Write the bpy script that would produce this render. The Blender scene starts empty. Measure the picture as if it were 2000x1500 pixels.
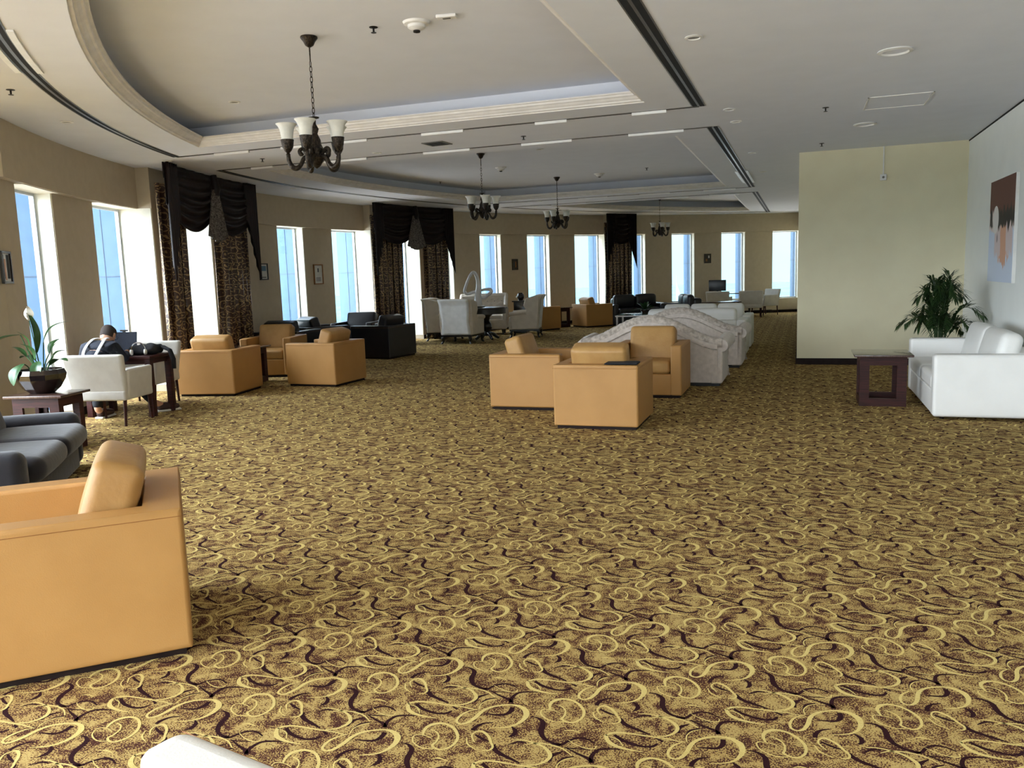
import bpy, bmesh, math, random
from mathutils import Vector, Matrix
from mathutils.geometry import tessellate_polygon
random.seed(7)
PI = math.pi
col = bpy.context.scene.collection
scn = bpy.context.scene

# ------------------------------------------------------------ camera
F_PX = 1600.0
H_EYE = 1.6
HC = 3.33          # lower ceiling
HU = 3.62          # raised ceiling inside the trays
pitch = math.atan(215 / 1600.0); roll = 0.033; yaw = math.radians(19.6)
Fv = Vector((-math.sin(yaw) * math.cos(pitch), math.cos(yaw) * math.cos(pitch), -math.sin(pitch)))
R0 = Vector((math.cos(yaw), math.sin(yaw), 0)); U0 = R0.cross(Fv)
Rv = math.cos(roll) * R0 - math.sin(roll) * U0
Uv = math.sin(roll) * R0 + math.cos(roll) * U0
cd = bpy.data.cameras.new('camera'); cam = bpy.data.objects.new('camera', cd); col.objects.link(cam)
m = Matrix.Identity(4)
for i in range(3):
    m[i][0] = Rv[i]; m[i][1] = Uv[i]; m[i][2] = -Fv[i]
m[2][3] = H_EYE
cam.matrix_world = m
cd.sensor_fit = 'HORIZONTAL'; cd.sensor_width = 36; cd.lens = F_PX / 2000 * 36; cd.clip_end = 20000; cd.clip_start = .05
scn.camera = cam

# ------------------------------------------------------------ view + world
scn.view_settings.view_transform = 'Standard'; scn.view_settings.look = 'None'
scn.view_settings.gamma = 1; scn.view_settings.use_curve_mapping = False
scn.view_settings.exposure = 0.78
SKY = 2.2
w = bpy.data.worlds.new('World'); scn.world = w; w.use_nodes = True
nt = w.node_tree; nt.nodes.clear()
tc = nt.nodes.new('ShaderNodeTexCoord'); sep = nt.nodes.new('ShaderNodeSeparateXYZ'); nt.links.new(tc.outputs['Generated'], sep.inputs[0])
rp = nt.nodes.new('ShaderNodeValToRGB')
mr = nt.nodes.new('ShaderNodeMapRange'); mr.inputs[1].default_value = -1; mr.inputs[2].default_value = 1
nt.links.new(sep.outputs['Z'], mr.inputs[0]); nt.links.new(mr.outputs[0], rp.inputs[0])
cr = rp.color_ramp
cr.elements[0].position = 0.0; cr.elements[0].color = (3.6, 3.7, 3.8, 1)  # below the horizon: extra brightness added to light the ceilings
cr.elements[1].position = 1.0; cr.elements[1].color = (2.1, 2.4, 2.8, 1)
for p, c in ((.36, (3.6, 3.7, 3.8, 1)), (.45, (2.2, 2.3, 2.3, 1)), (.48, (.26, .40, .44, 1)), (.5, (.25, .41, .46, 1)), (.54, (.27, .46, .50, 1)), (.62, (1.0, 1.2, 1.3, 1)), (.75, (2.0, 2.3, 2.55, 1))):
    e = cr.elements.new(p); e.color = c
# broad bright patch of sky behind and left of the camera (veiled sun)
vm = nt.nodes.new('ShaderNodeVectorMath'); vm.operation = 'DOT_PRODUCT'
vm.inputs[1].default_value = Vector((-.55, -.62, .52)).normalized()
nt.links.new(tc.outputs['Generated'], vm.inputs[0])
g1 = nt.nodes.new('ShaderNodeMapRange'); g1.inputs[1].default_value = .45; g1.inputs[2].default_value = 1.0; g1.interpolation_type = 'SMOOTHSTEP'
nt.links.new(vm.outputs['Value'], g1.inputs[0])
gm = nt.nodes.new('ShaderNodeVectorMath'); gm.operation = 'SCALE'; gm.inputs[0].default_value = (4.6, 4.9, 5.3)
nt.links.new(g1.outputs[0], gm.inputs['Scale'])
ad = nt.nodes.new('ShaderNodeVectorMath'); ad.operation = 'ADD'
nt.links.new(rp.outputs[0], ad.inputs[0]); nt.links.new(gm.outputs[0], ad.inputs[1])
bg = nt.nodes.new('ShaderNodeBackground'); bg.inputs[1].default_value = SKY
nt.links.new(ad.outputs[0], bg.inputs[0])
wo = nt.nodes.new('ShaderNodeOutputWorld'); nt.links.new(bg.outputs[0], wo.inputs[0])

# ------------------------------------------------------------ materials
def lin(c):
    return tuple(((x / 255) / 12.92 if x / 255 <= .04045 else ((x / 255 + .055) / 1.055) ** 2.4) for x in c) + (1,)

def N(t, kind, **kw):
    n = t.nodes.new(kind)
    for k, v in kw.items():
        setattr(n, k, v)
    return n

def mat(name, rgb, rough=.6, metal=0.0, rgb2=None, scale=8, bump=0.0, bscale=60, spec=.5, sheen=0, coat=0, stretch=None):
    """base colour with an optional second colour mixed by noise, and a fine bump"""
    mt = bpy.data.materials.new(name); mt.use_nodes = True
    t = mt.node_tree; b = t.nodes['Principled BSDF']
    b.inputs['Roughness'].default_value = rough; b.inputs['Metallic'].default_value = metal
    b.inputs['Base Color'].default_value = lin(rgb)
    b.inputs['Specular IOR Level'].default_value = spec
    b.inputs['Sheen Weight'].default_value = sheen
    b.inputs['Coat Weight'].default_value = coat
    co = N(t, 'ShaderNodeTexCoord'); src = co.outputs['Object']
    if stretch:
        mp = N(t, 'ShaderNodeMapping'); mp.inputs['Scale'].default_value = stretch
        t.links.new(src, mp.inputs[0]); src = mp.outputs[0]
    if rgb2 is None:
        rgb2 = tuple(max(0, x - 10) for x in rgb)
    nz = N(t, 'ShaderNodeTexNoise'); nz.inputs['Scale'].default_value = scale; nz.inputs['Detail'].default_value = 4
    t.links.new(src, nz.inputs['Vector'])
    mx = N(t, 'ShaderNodeMix', data_type='RGBA')
    mx.inputs[6].default_value = lin(rgb); mx.inputs[7].default_value = lin(rgb2)
    mg = N(t, 'ShaderNodeMapRange'); mg.inputs[1].default_value = .35; mg.inputs[2].default_value = .65
    t.links.new(nz.outputs['Fac'], mg.inputs[0]); t.links.new(mg.outputs[0], mx.inputs[0]); t.links.new(mx.outputs[2], b.inputs['Base Color'])
    if bump:
        n2 = N(t, 'ShaderNodeTexNoise'); n2.inputs['Scale'].default_value = bscale; n2.inputs['Detail'].default_value = 5
        t.links.new(src, n2.inputs['Vector'])
        bp = N(t, 'ShaderNodeBump'); bp.inputs['Strength'].default_value = bump; bp.inputs['Distance'].default_value = .01
        t.links.new(n2.outputs['Fac'], bp.inputs['Height']); t.links.new(bp.outputs[0], b.inputs['Normal'])
    return mt

M = {}
M['plaster'] = mat('cream_plaster', (192, 178, 154), .85, rgb2=(187, 173, 149), bump=.15, bscale=90)
M['cream'] = mat('cream_wallpaper', (226, 218, 186), .85, rgb2=(222, 213, 181), scale=2.5, bump=.25, bscale=120)
M['greywall'] = mat('pale_grey_wallpaper', (236, 237, 232), .85, rgb2=(233, 234, 229), scale=3, bump=.25, bscale=120)
M['ceiling'] = mat('ceiling_paint', (226, 228, 235), .9, rgb2=(223, 225, 232), scale=3)
M['moulding'] = mat('moulding_paint', (232, 228, 224), .7)
M['skirting'] = mat('dark_skirting', (38, 26, 22), .7, spec=.2)
M['reveal'] = mat('lit_reveal_white', (236, 234, 220), .8)
M['fin'] = mat('exterior_cladding', (72, 100, 128), .6, rgb2=(68, 95, 122), spec=.2)
M['joint'] = mat('cladding_joint', (56, 76, 98), .7)
M['frame_alu'] = mat('window_aluminium', (200, 205, 210), .4, .6)
M['black_slot'] = mat('slot_black', (10, 10, 10), .9)
M['slot_frame'] = mat('slot_grey_metal', (120, 116, 110), .35, .7)
M['blade'] = mat('slot_glare_blade', (252, 252, 252), .4)  # white stands in for window glare along the slots
M['white_plastic'] = mat('white_plastic', (232, 230, 226), .4)
M['dark_metal'] = mat('dark_metal', (52, 50, 48), .4, .8)
M['tan'] = mat('tan_leather', (180, 134, 76), .5, rgb2=(173, 127, 70), scale=3, bump=.12, bscale=180, spec=.4)
M['seam'] = mat('dark_stitching', (150, 98, 48), .6)
M['tan_worn'] = mat('tan_leather_cushion', (182, 142, 86), .45, rgb2=(168, 126, 73), scale=5, bump=.2, bscale=40, spec=.4)
M['black_leather'] = mat('black_leather', (30, 27, 32), .34, rgb2=(24, 22, 26), bump=.15, bscale=160, spec=.6)
M['velvet'] = mat('charcoal_velvet', (42, 41, 47), .85, rgb2=(27, 26, 31), scale=3, bump=.35, bscale=14, sheen=.35, spec=.2)
M['white_leather'] = mat('white_leather', (238, 236, 232), .42, rgb2=(232, 230, 226), scale=3, bump=.1, bscale=150)
M['linen'] = mat('cream_linen', (216, 212, 204), .75, rgb2=(208, 203, 195), bump=.2, bscale=200)
M['tuft'] = mat('ivory_upholstery', (216, 206, 192), .7, rgb2=(207, 197, 183), bump=.2, bscale=150)
M['damask'] = mat('pale_damask', (214, 202, 192), .6, rgb2=(198, 186, 176), scale=18, bump=.08, bscale=40, sheen=.3)
M['damask_trim'] = mat('ruched_damask', (204, 192, 180), .6, rgb2=(158, 146, 134), scale=22, bump=.25, bscale=50, sheen=.3)
M['wood'] = mat('dark_mahogany', (64, 28, 24), .5, rgb2=(42, 19, 17), scale=6, stretch=(1, 1, 12), spec=.25)
M['wood_black'] = mat('black_lacquered_wood', (26, 20, 18), .3, rgb2=(18, 14, 13), coat=.4)
M['wood_top'] = mat('polished_wood_top', (86, 66, 60), .22, rgb2=(66, 46, 40), scale=7, stretch=(12, 1, 1), coat=.5)
M['bronze'] = mat('antique_bronze', (70, 62, 54), .38, .75, rgb2=(30, 25, 22), scale=60, bump=.6, bscale=70)
M['frost'] = mat('frosted_glass', (226, 226, 220), .5, rgb2=(214, 215, 210), scale=20)
M['pot'] = mat('black_glazed_pot', (16, 12, 12), .15, rgb2=(34, 22, 20), scale=14, coat=.6, bump=.2, bscale=14)
M['soil'] = mat('soil', (46, 34, 24), .95, rgb2=(30, 22, 16), bump=.8)
M['leaf'] = mat('dark_green_leaf', (34, 66, 34), .35, rgb2=(52, 88, 46), scale=10)
M['palm'] = mat('palm_leaf', (38, 62, 30), .45, rgb2=(56, 80, 38), scale=12)
M['petal'] = mat('white_spathe', (238, 236, 226), .5)
M['swag'] = mat('dark_brown_satin', (30, 14, 12), .55, rgb2=(20, 9, 8), scale=5, spec=.3, bump=.1, bscale=30)
M['jabot'] = mat('beaded_dark_fabric', (30, 18, 16), .5, rgb2=(120, 112, 104), scale=45)
M['sculpt'] = mat('white_glazed_ceramic', (236, 236, 238), .2, coat=.5)
M['black_cloth'] = mat('black_cloth', (14, 14, 17), .9, rgb2=(30, 30, 36), bump=.4, bscale=40)
M['navy'] = mat('dark_navy_cloth', (28, 34, 48), .85, rgb2=(22, 26, 38), bump=.4, bscale=40)
M['white_cloth'] = mat('white_cloth', (232, 234, 236), .8)
M['skin'] = mat('skin', (206, 160, 132), .5, rgb2=(196, 148, 122), scale=12)
M['hair'] = mat('short_brown_hair', (58, 46, 40), .85, rgb2=(44, 34, 30), scale=120, bump=.6, bscale=300)
M['shoe'] = mat('brown_shoe', (62, 36, 30), .6)
M['sole'] = mat('white_sole', (226, 222, 216), .6)
M['screen'] = mat('black_screen', (18, 20, 24), .25)
M['chrome'] = mat('chrome', (200, 200, 204), .12, 1)
M['gold'] = mat('gold_frame', (150, 104, 62), .4, .4)
M['gilt_dark'] = mat('carved_dark_frame', (74, 66, 54), .6, rgb2=(48, 42, 34), scale=60)
M['paper'] = mat('certificate_paper', (214, 214, 208), .8)
M['ink'] = mat('print_ink', (70, 74, 80), .8)
M['ink_blue'] = mat('print_blue', (96, 128, 152), .8)
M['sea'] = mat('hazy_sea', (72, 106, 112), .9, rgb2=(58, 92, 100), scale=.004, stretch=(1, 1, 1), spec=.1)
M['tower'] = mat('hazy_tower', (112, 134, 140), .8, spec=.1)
M['button'] = mat('upholstery_button', (150, 146, 142), .6)

def glass_mat():
    mt = bpy.data.materials.new('window_glass'); mt.use_nodes = True; t = mt.node_tree; t.nodes.clear()
    tr = N(t, 'ShaderNodeBsdfTransparent'); tr.inputs[0].default_value = (.95, .98, 1, 1)
    gl = N(t, 'ShaderNodeBsdfGlossy'); gl.inputs['Roughness'].default_value = .02
    mx = N(t, 'ShaderNodeMixShader'); mx.inputs[0].default_value = .05
    o = N(t, 'ShaderNodeOutputMaterial')
    t.links.new(tr.outputs[0], mx.inputs[1]); t.links.new(gl.outputs[0], mx.inputs[2]); t.links.new(mx.outputs[0], o.inputs[0])
    return mt
M['glass'] = glass_mat()

def table_glass_mat():
    mt = bpy.data.materials.new('table_glass'); mt.use_nodes = True; t = mt.node_tree; t.nodes.clear()
    tr = N(t, 'ShaderNodeBsdfTransparent'); tr.inputs[0].default_value = (.75, .9, .86, 1)
    gl = N(t, 'ShaderNodeBsdfGlossy'); gl.inputs['Roughness'].default_value = .05
    mx = N(t, 'ShaderNodeMixShader'); mx.inputs[0].default_value = .3
    o = N(t, 'ShaderNodeOutputMaterial')
    t.links.new(tr.outputs[0], mx.inputs[1]); t.links.new(gl.outputs[0], mx.inputs[2]); t.links.new(mx.outputs[0], o.inputs[0])
    return mt
M['table_glass'] = table_glass_mat()

def carpet_mat():
    mt = bpy.data.materials.new('carpet_field'); mt.use_nodes = True; t = mt.node_tree; b = t.nodes['Principled BSDF']
    b.inputs['Roughness'].default_value = 1; b.inputs['Specular IOR Level'].default_value = .05
    co = N(t, 'ShaderNodeTexCoord')
    n1 = N(t, 'ShaderNodeTexNoise'); n1.inputs['Scale'].default_value = 15; n1.inputs['Detail'].default_value = 3; n1.inputs['Distortion'].default_value = .9
    n2 = N(t, 'ShaderNodeTexNoise'); n2.inputs['Scale'].default_value = 170; n2.inputs['Detail'].default_value = 1
    t.links.new(co.outputs['Object'], n1.inputs['Vector']); t.links.new(co.outputs['Object'], n2.inputs['Vector'])
    ad = N(t, 'ShaderNodeMath', operation='MULTIPLY_ADD'); ad.inputs[1].default_value = .8
    t.links.new(n1.outputs['Fac'], ad.inputs[0]); t.links.new(n2.outputs['Fac'], ad.inputs[2])
    r = N(t, 'ShaderNodeValToRGB'); c = r.color_ramp
    sc = N(t, 'ShaderNodeMapRange'); sc.inputs[1].default_value = .62; sc.inputs[2].default_value = 1.16
    t.links.new(ad.outputs[0], sc.inputs[0]); t.links.new(sc.outputs[0], r.inputs[0])
    c.elements[0].position = .0; c.elements[0].color = lin((188, 164, 106))
    c.elements[1].position = 1; c.elements[1].color = lin((74, 44, 38))
    for p, k in ((.30, (184, 158, 100)), (.51, (168, 137, 82)), (.57, (116, 84, 58)), (.65, (80, 50, 42))):
        e = c.elements.new(p); e.color = lin(k)
    t.links.new(r.outputs[0], b.inputs['Base Color'])
    n3 = N(t, 'ShaderNodeTexNoise'); n3.inputs['Scale'].default_value = 500
    t.links.new(co.outputs['Object'], n3.inputs['Vector'])
    bp = N(t, 'ShaderNodeBump'); bp.inputs['Strength'].default_value = .4; bp.inputs['Distance'].default_value = .004
    t.links.new(n3.outputs['Fac'], bp.inputs['Height']); t.links.new(bp.outputs[0], b.inputs['Normal'])
    return mt
M['carpet'] = carpet_mat()
M['carpet_light'] = mat('carpet_cream_yarn', (222, 202, 134), 1, rgb2=(208, 184, 112), scale=220, bump=.4, bscale=500, spec=.05)
M['carpet_dark'] = mat('carpet_aubergine_yarn', (56, 30, 34), 1, rgb2=(44, 24, 26), scale=220, bump=.4, bscale=500, spec=.05)

def curtain_mat():
    mt = bpy.data.materials.new('scroll_brocade'); mt.use_nodes = True; t = mt.node_tree; b = t.nodes['Principled BSDF']
    b.inputs['Roughness'].default_value = .45
    uv = N(t, 'ShaderNodeUVMap'); uv.uv_map = 'UVMap'
    nz = N(t, 'ShaderNodeTexNoise'); nz.inputs['Scale'].default_value = 7
    t.links.new(uv.outputs[0], nz.inputs['Vector'])
    mxv = N(t, 'ShaderNodeMix', data_type='VECTOR'); mxv.inputs[0].default_value = .13
    t.links.new(uv.outputs[0], mxv.inputs[4]); t.links.new(nz.outputs['Color'], mxv.inputs[5])
    outs = []
    for off in ((0, 0, 0), (.5, .5, 0)):
        mp = N(t, 'ShaderNodeMapping'); mp.inputs['Location'].default_value = off; mp.inputs['Scale'].default_value = (7.5, 6.2, 1)
        t.links.new(mxv.outputs[1], mp.inputs[0])
        fr = N(t, 'ShaderNodeVectorMath', operation='FRACTION'); t.links.new(mp.outputs[0], fr.inputs[0])
        sb = N(t, 'ShaderNodeVectorMath', operation='SUBTRACT'); sb.inputs[1].default_value = (.5, .5, 0)
        t.links.new(fr.outputs[0], sb.inputs[0])
        ln = N(t, 'ShaderNodeVectorMath', operation='LENGTH'); t.links.new(sb.outputs[0], ln.inputs[0])
        mu = N(t, 'ShaderNodeMath', operation='MULTIPLY'); mu.inputs[1].default_value = 27; t.links.new(ln.outputs['Value'], mu.inputs[0])
        sn = N(t, 'ShaderNodeMath', operation='SINE'); t.links.new(mu.outputs[0], sn.inputs[0])
        gt = N(t, 'ShaderNodeMath', operation='GREATER_THAN'); gt.inputs[1].default_value = .5; t.links.new(sn.outputs[0], gt.inputs[0])
        lt = N(t, 'ShaderNodeMath', operation='LESS_THAN'); lt.inputs[1].default_value = .47; t.links.new(ln.outputs['Value'], lt.inputs[0])
        ml = N(t, 'ShaderNodeMath', operation='MULTIPLY'); t.links.new(gt.outputs[0], ml.inputs[0]); t.links.new(lt.outputs[0], ml.inputs[1])
        outs.append(ml)
    mxx = N(t, 'ShaderNodeMath', operation='MAXIMUM'); t.links.new(outs[0].outputs[0], mxx.inputs[0]); t.links.new(outs[1].outputs[0], mxx.inputs[1])
    cm = N(t, 'ShaderNodeMix', data_type='RGBA'); cm.inputs[6].default_value = lin((58, 36, 27)); cm.inputs[7].default_value = lin((158, 134, 96))
    t.links.new(mxx.outputs[0], cm.inputs[0]); t.links.new(cm.outputs[2], b.inputs['Base Color'])
    me = N(t, 'ShaderNodeMath', operation='MULTIPLY'); me.inputs[1].default_value = .5; t.links.new(mxx.outputs[0], me.inputs[0]); t.links.new(me.outputs[0], b.inputs['Metallic'])
    return mt
M['brocade'] = curtain_mat()

def painting_mat():
    """abstract canvas: brown top, black patch, white oval, peach drips over pale blue; object space u=y, v=z"""
    mt = bpy.data.materials.new('abstract_painting'); mt.use_nodes = True; t = mt.node_tree; b = t.nodes['Principled BSDF']
    b.inputs['Roughness'].default_value = .6
    co = N(t, 'ShaderNodeTexCoord'); sp = N(t, 'ShaderNodeSeparateXYZ'); t.links.new(co.outputs['Object'], sp.inputs[0])
    U, V = sp.outputs['Y'], sp.outputs['Z']     # U: -.67..+.67 (near -> far), V: 0..1.25
    nz = N(t, 'ShaderNodeTexNoise'); nz.inputs['Scale'].default_value = 5; nz.inputs['Detail'].default_value = 6
    mp = N(t, 'ShaderNodeMapping'); mp.inputs['Scale'].default_value = (1, 3.5, .5); t.links.new(co.outputs['Object'], mp.inputs[0]); t.links.new(mp.outputs[0], nz.inputs['Vector'])
    def math_(op, a, c=None, cl=False):
        n = N(t, 'ShaderNodeMath', operation=op); n.use_clamp = cl
        for i, x in enumerate((a, c)):
            if x is None: continue
            if isinstance(x, (int, float)): n.inputs[i].default_value = x
            else: t.links.new(x, n.inputs[i])
        return n.outputs[0]
    nf = math_('SUBTRACT', nz.outputs['Fac'], .5)
    Vn = math_('ADD', V, math_('MULTIPLY', nf, .35))
    Un = math_('ADD', U, math_('MULTIPLY', nf, .25))
    def step(x, e):  # x > e soft
        return math_('MULTIPLY', math_('SUBTRACT', x, e), 60, True)
    def mix(fac, a, c):
        n = N(t, 'ShaderNodeMix', data_type='RGBA')
        t.links.new(fac, n.inputs[0])
        for i, x in ((6, a), (7, c)):
            if isinstance(x, tuple): n.inputs[i].default_value = lin(x)
            else: t.links.new(x, n.inputs[i])
        return n.outputs[2]
    def box(u0, u1, v0, v1):
        f = math_('MULTIPLY', step(Un, u0), math_('SUBTRACT', 1, step(Un, u1)))
        return math_('MULTIPLY', f, math_('MULTIPLY', step(Vn, v0), math_('SUBTRACT', 1, step(Vn, v1))))
    c = mix(box(-2, 2, .62, 2), (206, 216, 234), (222, 206, 200))
    c = mix(box(-.45, .12, .28, .72), c, (222, 168, 140))
    c = mix(box(-.60, .30, .32, .66), c, (214, 196, 196))
    c = mix(box(-.30, -.02, .20, .68), c, (214, 162, 134))
    c = mix(box(-.66, .18, .66, .90), c, (34, 24, 22))
    c = mix(box(.46, .62, .66, 1.0), c, (30, 22, 22))
    c = mix(box(.16, .22, .5, .6), c, (26, 20, 20))
    c = mix(box(-2, 2, .86, 2), c, (98, 54, 44))
    # white oval
    du = math_('DIVIDE', math_('SUBTRACT', U, .30), .16); dv = math_('DIVIDE', math_('SUBTRACT', V, .76), .17)
    rr = math_('ADD', math_('MULTIPLY', du, du), math_('MULTIPLY', dv, dv))
    c = mix(math_('LESS_THAN', rr, 1.0), c, (226, 220, 216))
    t.links.new(c, b.inputs['Base Color'])
    return mt
M['painting'] = painting_mat()

# ------------------------------------------------------------ mesh builder
class MB:
    def __init__(s): s.v = []; s.f = []; s.mi = []; s.uv = {}
    def add(s, vs, fs, T=None, mi=0):
        o = len(s.v)
        s.v += [tuple(T @ Vector(p)) if T is not None else tuple(p) for p in vs]
        s.f += [tuple(i + o for i in f) for f in fs]; s.mi += [mi] * len(fs)
        return s
    def box(s, x0, x1, y0, y1, z0, z1, T=None, mi=0):
        vs = [(x, y, z) for z in (z0, z1) for y in (y0, y1) for x in (x0, x1)]
        return s.add(vs, [(0, 2, 3, 1), (4, 5, 7, 6), (0, 1, 5, 4), (2, 6, 7, 3), (0, 4, 6, 2), (1, 3, 7, 5)], T, mi)
    def rbox(s, c, size, r=.03, seg=3, mid=0, bulge=(0, 0, 0), rot=(0, 0, 0), T=None, fn=None, mi=0):
        h = [x / 2 for x in size]; r = min(r, min(h) * .999)
        axes = []
        for k in range(3):
            a = [-h[k] + r * (1 - math.tan(PI / 4 * (1 - i / seg))) for i in range(seg + 1)]
            md = [-(h[k] - r) + 2 * (h[k] - r) * (i + 1) / (mid + 1) for i in range(mid)]
            axes.append(a + md + [-x for x in reversed(a)])
        n = [len(a) - 1 for a in axes]
        idx = {}; vs = []
        E = Matrix.Translation(Vector(c)) @ (Matrix.Rotation(rot[2], 4, 'Z') @ Matrix.Rotation(rot[1], 4, 'Y') @ Matrix.Rotation(rot[0], 4, 'X'))
        def vid(i, j, k):
            key = (i, j, k)
            if key not in idx:
                p = [axes[0][i], axes[1][j], axes[2][k]]
                q = [max(-(h[a] - r), min(h[a] - r, p[a])) for a in range(3)]
                d = Vector(p) - Vector(q)
                if d.length > 1e-9: d = d.normalized() * r
                p = Vector(q) + d
                u = [p[a] / h[a] for a in range(3)]
                cs = [math.cos(PI / 2 * max(-1, min(1, x))) for x in u]
                p = Vector((p[0] * (1 + bulge[0] * cs[1] * cs[2]), p[1] * (1 + bulge[1] * cs[0] * cs[2]), p[2] * (1 + bulge[2] * cs[0] * cs[1])))
                if fn: p = Vector(fn(p))
                idx[key] = len(vs); vs.append(E @ p)
            return idx[key]
        fs = []
        for a in range(3):
            b, c2 = (a + 1) % 3, (a + 2) % 3
            for side in (0, n[a]):
                for i in range(n[b]):
                    for j in range(n[c2]):
                        def g(ii, jj):
                            k = [0, 0, 0]; k[a] = side; k[b] = ii; k[c2] = jj
                            return vid(*k)
                        q = (g(i, j), g(i + 1, j), g(i + 1, j + 1), g(i, j + 1))
                        fs.append(q if side else q[::-1])
        return s.add(vs, fs, T, mi)
    def lathe(s, prof, n=24, T=None, mi=0, cap=True):
        vs = []; fs = []
        for (r, z) in prof:
            for i in range(n):
                a = 2 * PI * i / n; vs.append((r * math.cos(a), r * math.sin(a), z))
        for k in range(len(prof) - 1):
            for i in range(n):
                j = (i + 1) % n
                fs.append((k * n + i, k * n + j, (k + 1) * n + j, (k + 1) * n + i))
        if cap and prof[0][0] > 1e-4: fs.append(tuple(range(n))[::-1])
        if cap and prof[-1][0] > 1e-4: fs.append(tuple((len(prof) - 1) * n + i for i in range(n)))
        return s.add(vs, fs, T, mi)
    def tube(s, pts, rad, n=8, T=None, closed=False, flat=1.0, mi=0):
        pts = [Vector(p) for p in pts]; L = len(pts)
        rad = [rad] * L if isinstance(rad, (int, float)) else rad
        vs = []; fs = []; up = None
        for i, p in enumerate(pts):
            if closed: d = pts[(i + 1) % L] - pts[i - 1]
            else: d = pts[min(i + 1, L - 1)] - pts[max(i - 1, 0)]
            d = d.normalized() if d.length > 1e-9 else Vector((0, 0, 1))
            if up is None: up = Vector((0, 0, 1)) if abs(d.z) < .9 else Vector((1, 0, 0))
            sd = d.cross(up)
            if sd.length < 1e-6: sd = d.orthogonal()
            sd.normalize(); up = sd.cross(d).normalized()
            for k in range(n):
                a = 2 * PI * k / n
                vs.append(p + (sd * math.cos(a) + up * math.sin(a) * flat) * rad[i])
        for i in range(L if closed else L - 1):
            i2 = (i + 1) % L
            for k in range(n):
                k2 = (k + 1) % n
                fs.append((i * n + k, i * n + k2, i2 * n + k2, i2 * n + k))
        if not closed:
            fs.append(tuple(range(n))[::-1]); fs.append(tuple((L - 1) * n + k for k in range(n)))
        return s.add(vs, fs, T, mi)
    def prism(s, out, z0, z1, T=None, mi=0):
        n = len(out); vs = [(x, y, z0) for x, y in out] + [(x, y, z1) for x, y in out]
        tri = tessellate_polygon([[Vector((x, y, 0)) for x, y in out]])
        fs = [tuple(t) for t in tri] + [tuple(i + n for i in t[::-1]) for t in tri]
        fs += [(i, (i + 1) % n, (i + 1) % n + n, i + n) for i in range(n)]
        return s.add(vs, fs, T, mi)
    def grid(s, fn, nu, nv, T=None, uvf=None, mi=0):
        o = len(s.v)
        vs = [fn(i / nu, j / nv) for j in range(nv + 1) for i in range(nu + 1)]
        fs = [(j * (nu + 1) + i, j * (nu + 1) + i + 1, (j + 1) * (nu + 1) + i + 1, (j + 1) * (nu + 1) + i) for j in range(nv) for i in range(nu)]
        s.add(vs, fs, T, mi)
        if uvf:
            for j in range(nv + 1):
                for i in range(nu + 1):
                    s.uv[o + j * (nu + 1) + i] = uvf(i / nu, j / nv)
        return s
    def build(s, name, m, parent=None, smooth=True, solid=0, recalc=True):
        me = bpy.data.meshes.new(name); me.from_pydata([tuple(v) for v in s.v], [], s.f); me.update()
        ms = m if isinstance(m, (list, tuple)) else [m]
        for x in ms: me.materials.append(M[x] if isinstance(x, str) else x)
        if len(ms) > 1: me.polygons.foreach_set('material_index', s.mi)
        if s.uv:
            l = me.uv_layers.new(name='UVMap')
            for lp in me.loops:
                l.data[lp.index].uv = s.uv.get(lp.vertex_index, (0, 0))
        if recalc:
            bm = bmesh.new(); bm.from_mesh(me); bmesh.ops.recalc_face_normals(bm, faces=bm.faces); bm.to_mesh(me); bm.free()
        if smooth:
            me.polygons.foreach_set('use_smooth', [True] * len(me.polygons)); me.set_sharp_from_angle(angle=math.radians(38))
        o = bpy.data.objects.new(name, me); col.objects.link(o)
        if parent: o.parent = parent
        if solid:
            md = o.modifiers.new('thickness', 'SOLIDIFY'); md.thickness = solid; md.offset = 0
        return o

def tag(o, label=None, cat=None, group=None, kind=None):
    if label: o['label'] = label
    if cat: o['category'] = cat
    if group: o['group'] = group
    if kind: o['kind'] = kind
    return o
def thing(name, loc, rz, label, cat, group=None):
    o = bpy.data.objects.new(name, None); col.objects.link(o); o.location = loc; o.rotation_euler = (0, 0, rz)
    o.empty_display_size = .1
    return tag(o, label, cat, group)
def kids(o): return [c for c in bpy.data.objects if c.parent == o]
def dup(src, loc, rz, label, group=None, name=None):
    def cp(o, par):
        c = o.copy(); col.objects.link(c); c.parent = par
        for k in kids(o): cp(k, c)
        return c
    r = cp(src, None); r.location = loc; r.rotation_euler = (0, 0, rz); r['label'] = label
    if group: r['group'] = group
    return r
def D(a): return math.radians(a)
def face(deg): return D(deg - 90)     # local +Y is the way a seat faces

# ------------------------------------------------------------ plan geometry
CX, CY = 5.84, 14.87
def pol(R, deg):
    return (CX + R * math.cos(D(deg)), CY + R * math.sin(D(deg)))
RF, RP, RCOL, RG, RO = 15.95, 16.05, 15.75, 16.25, 16.82

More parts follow.
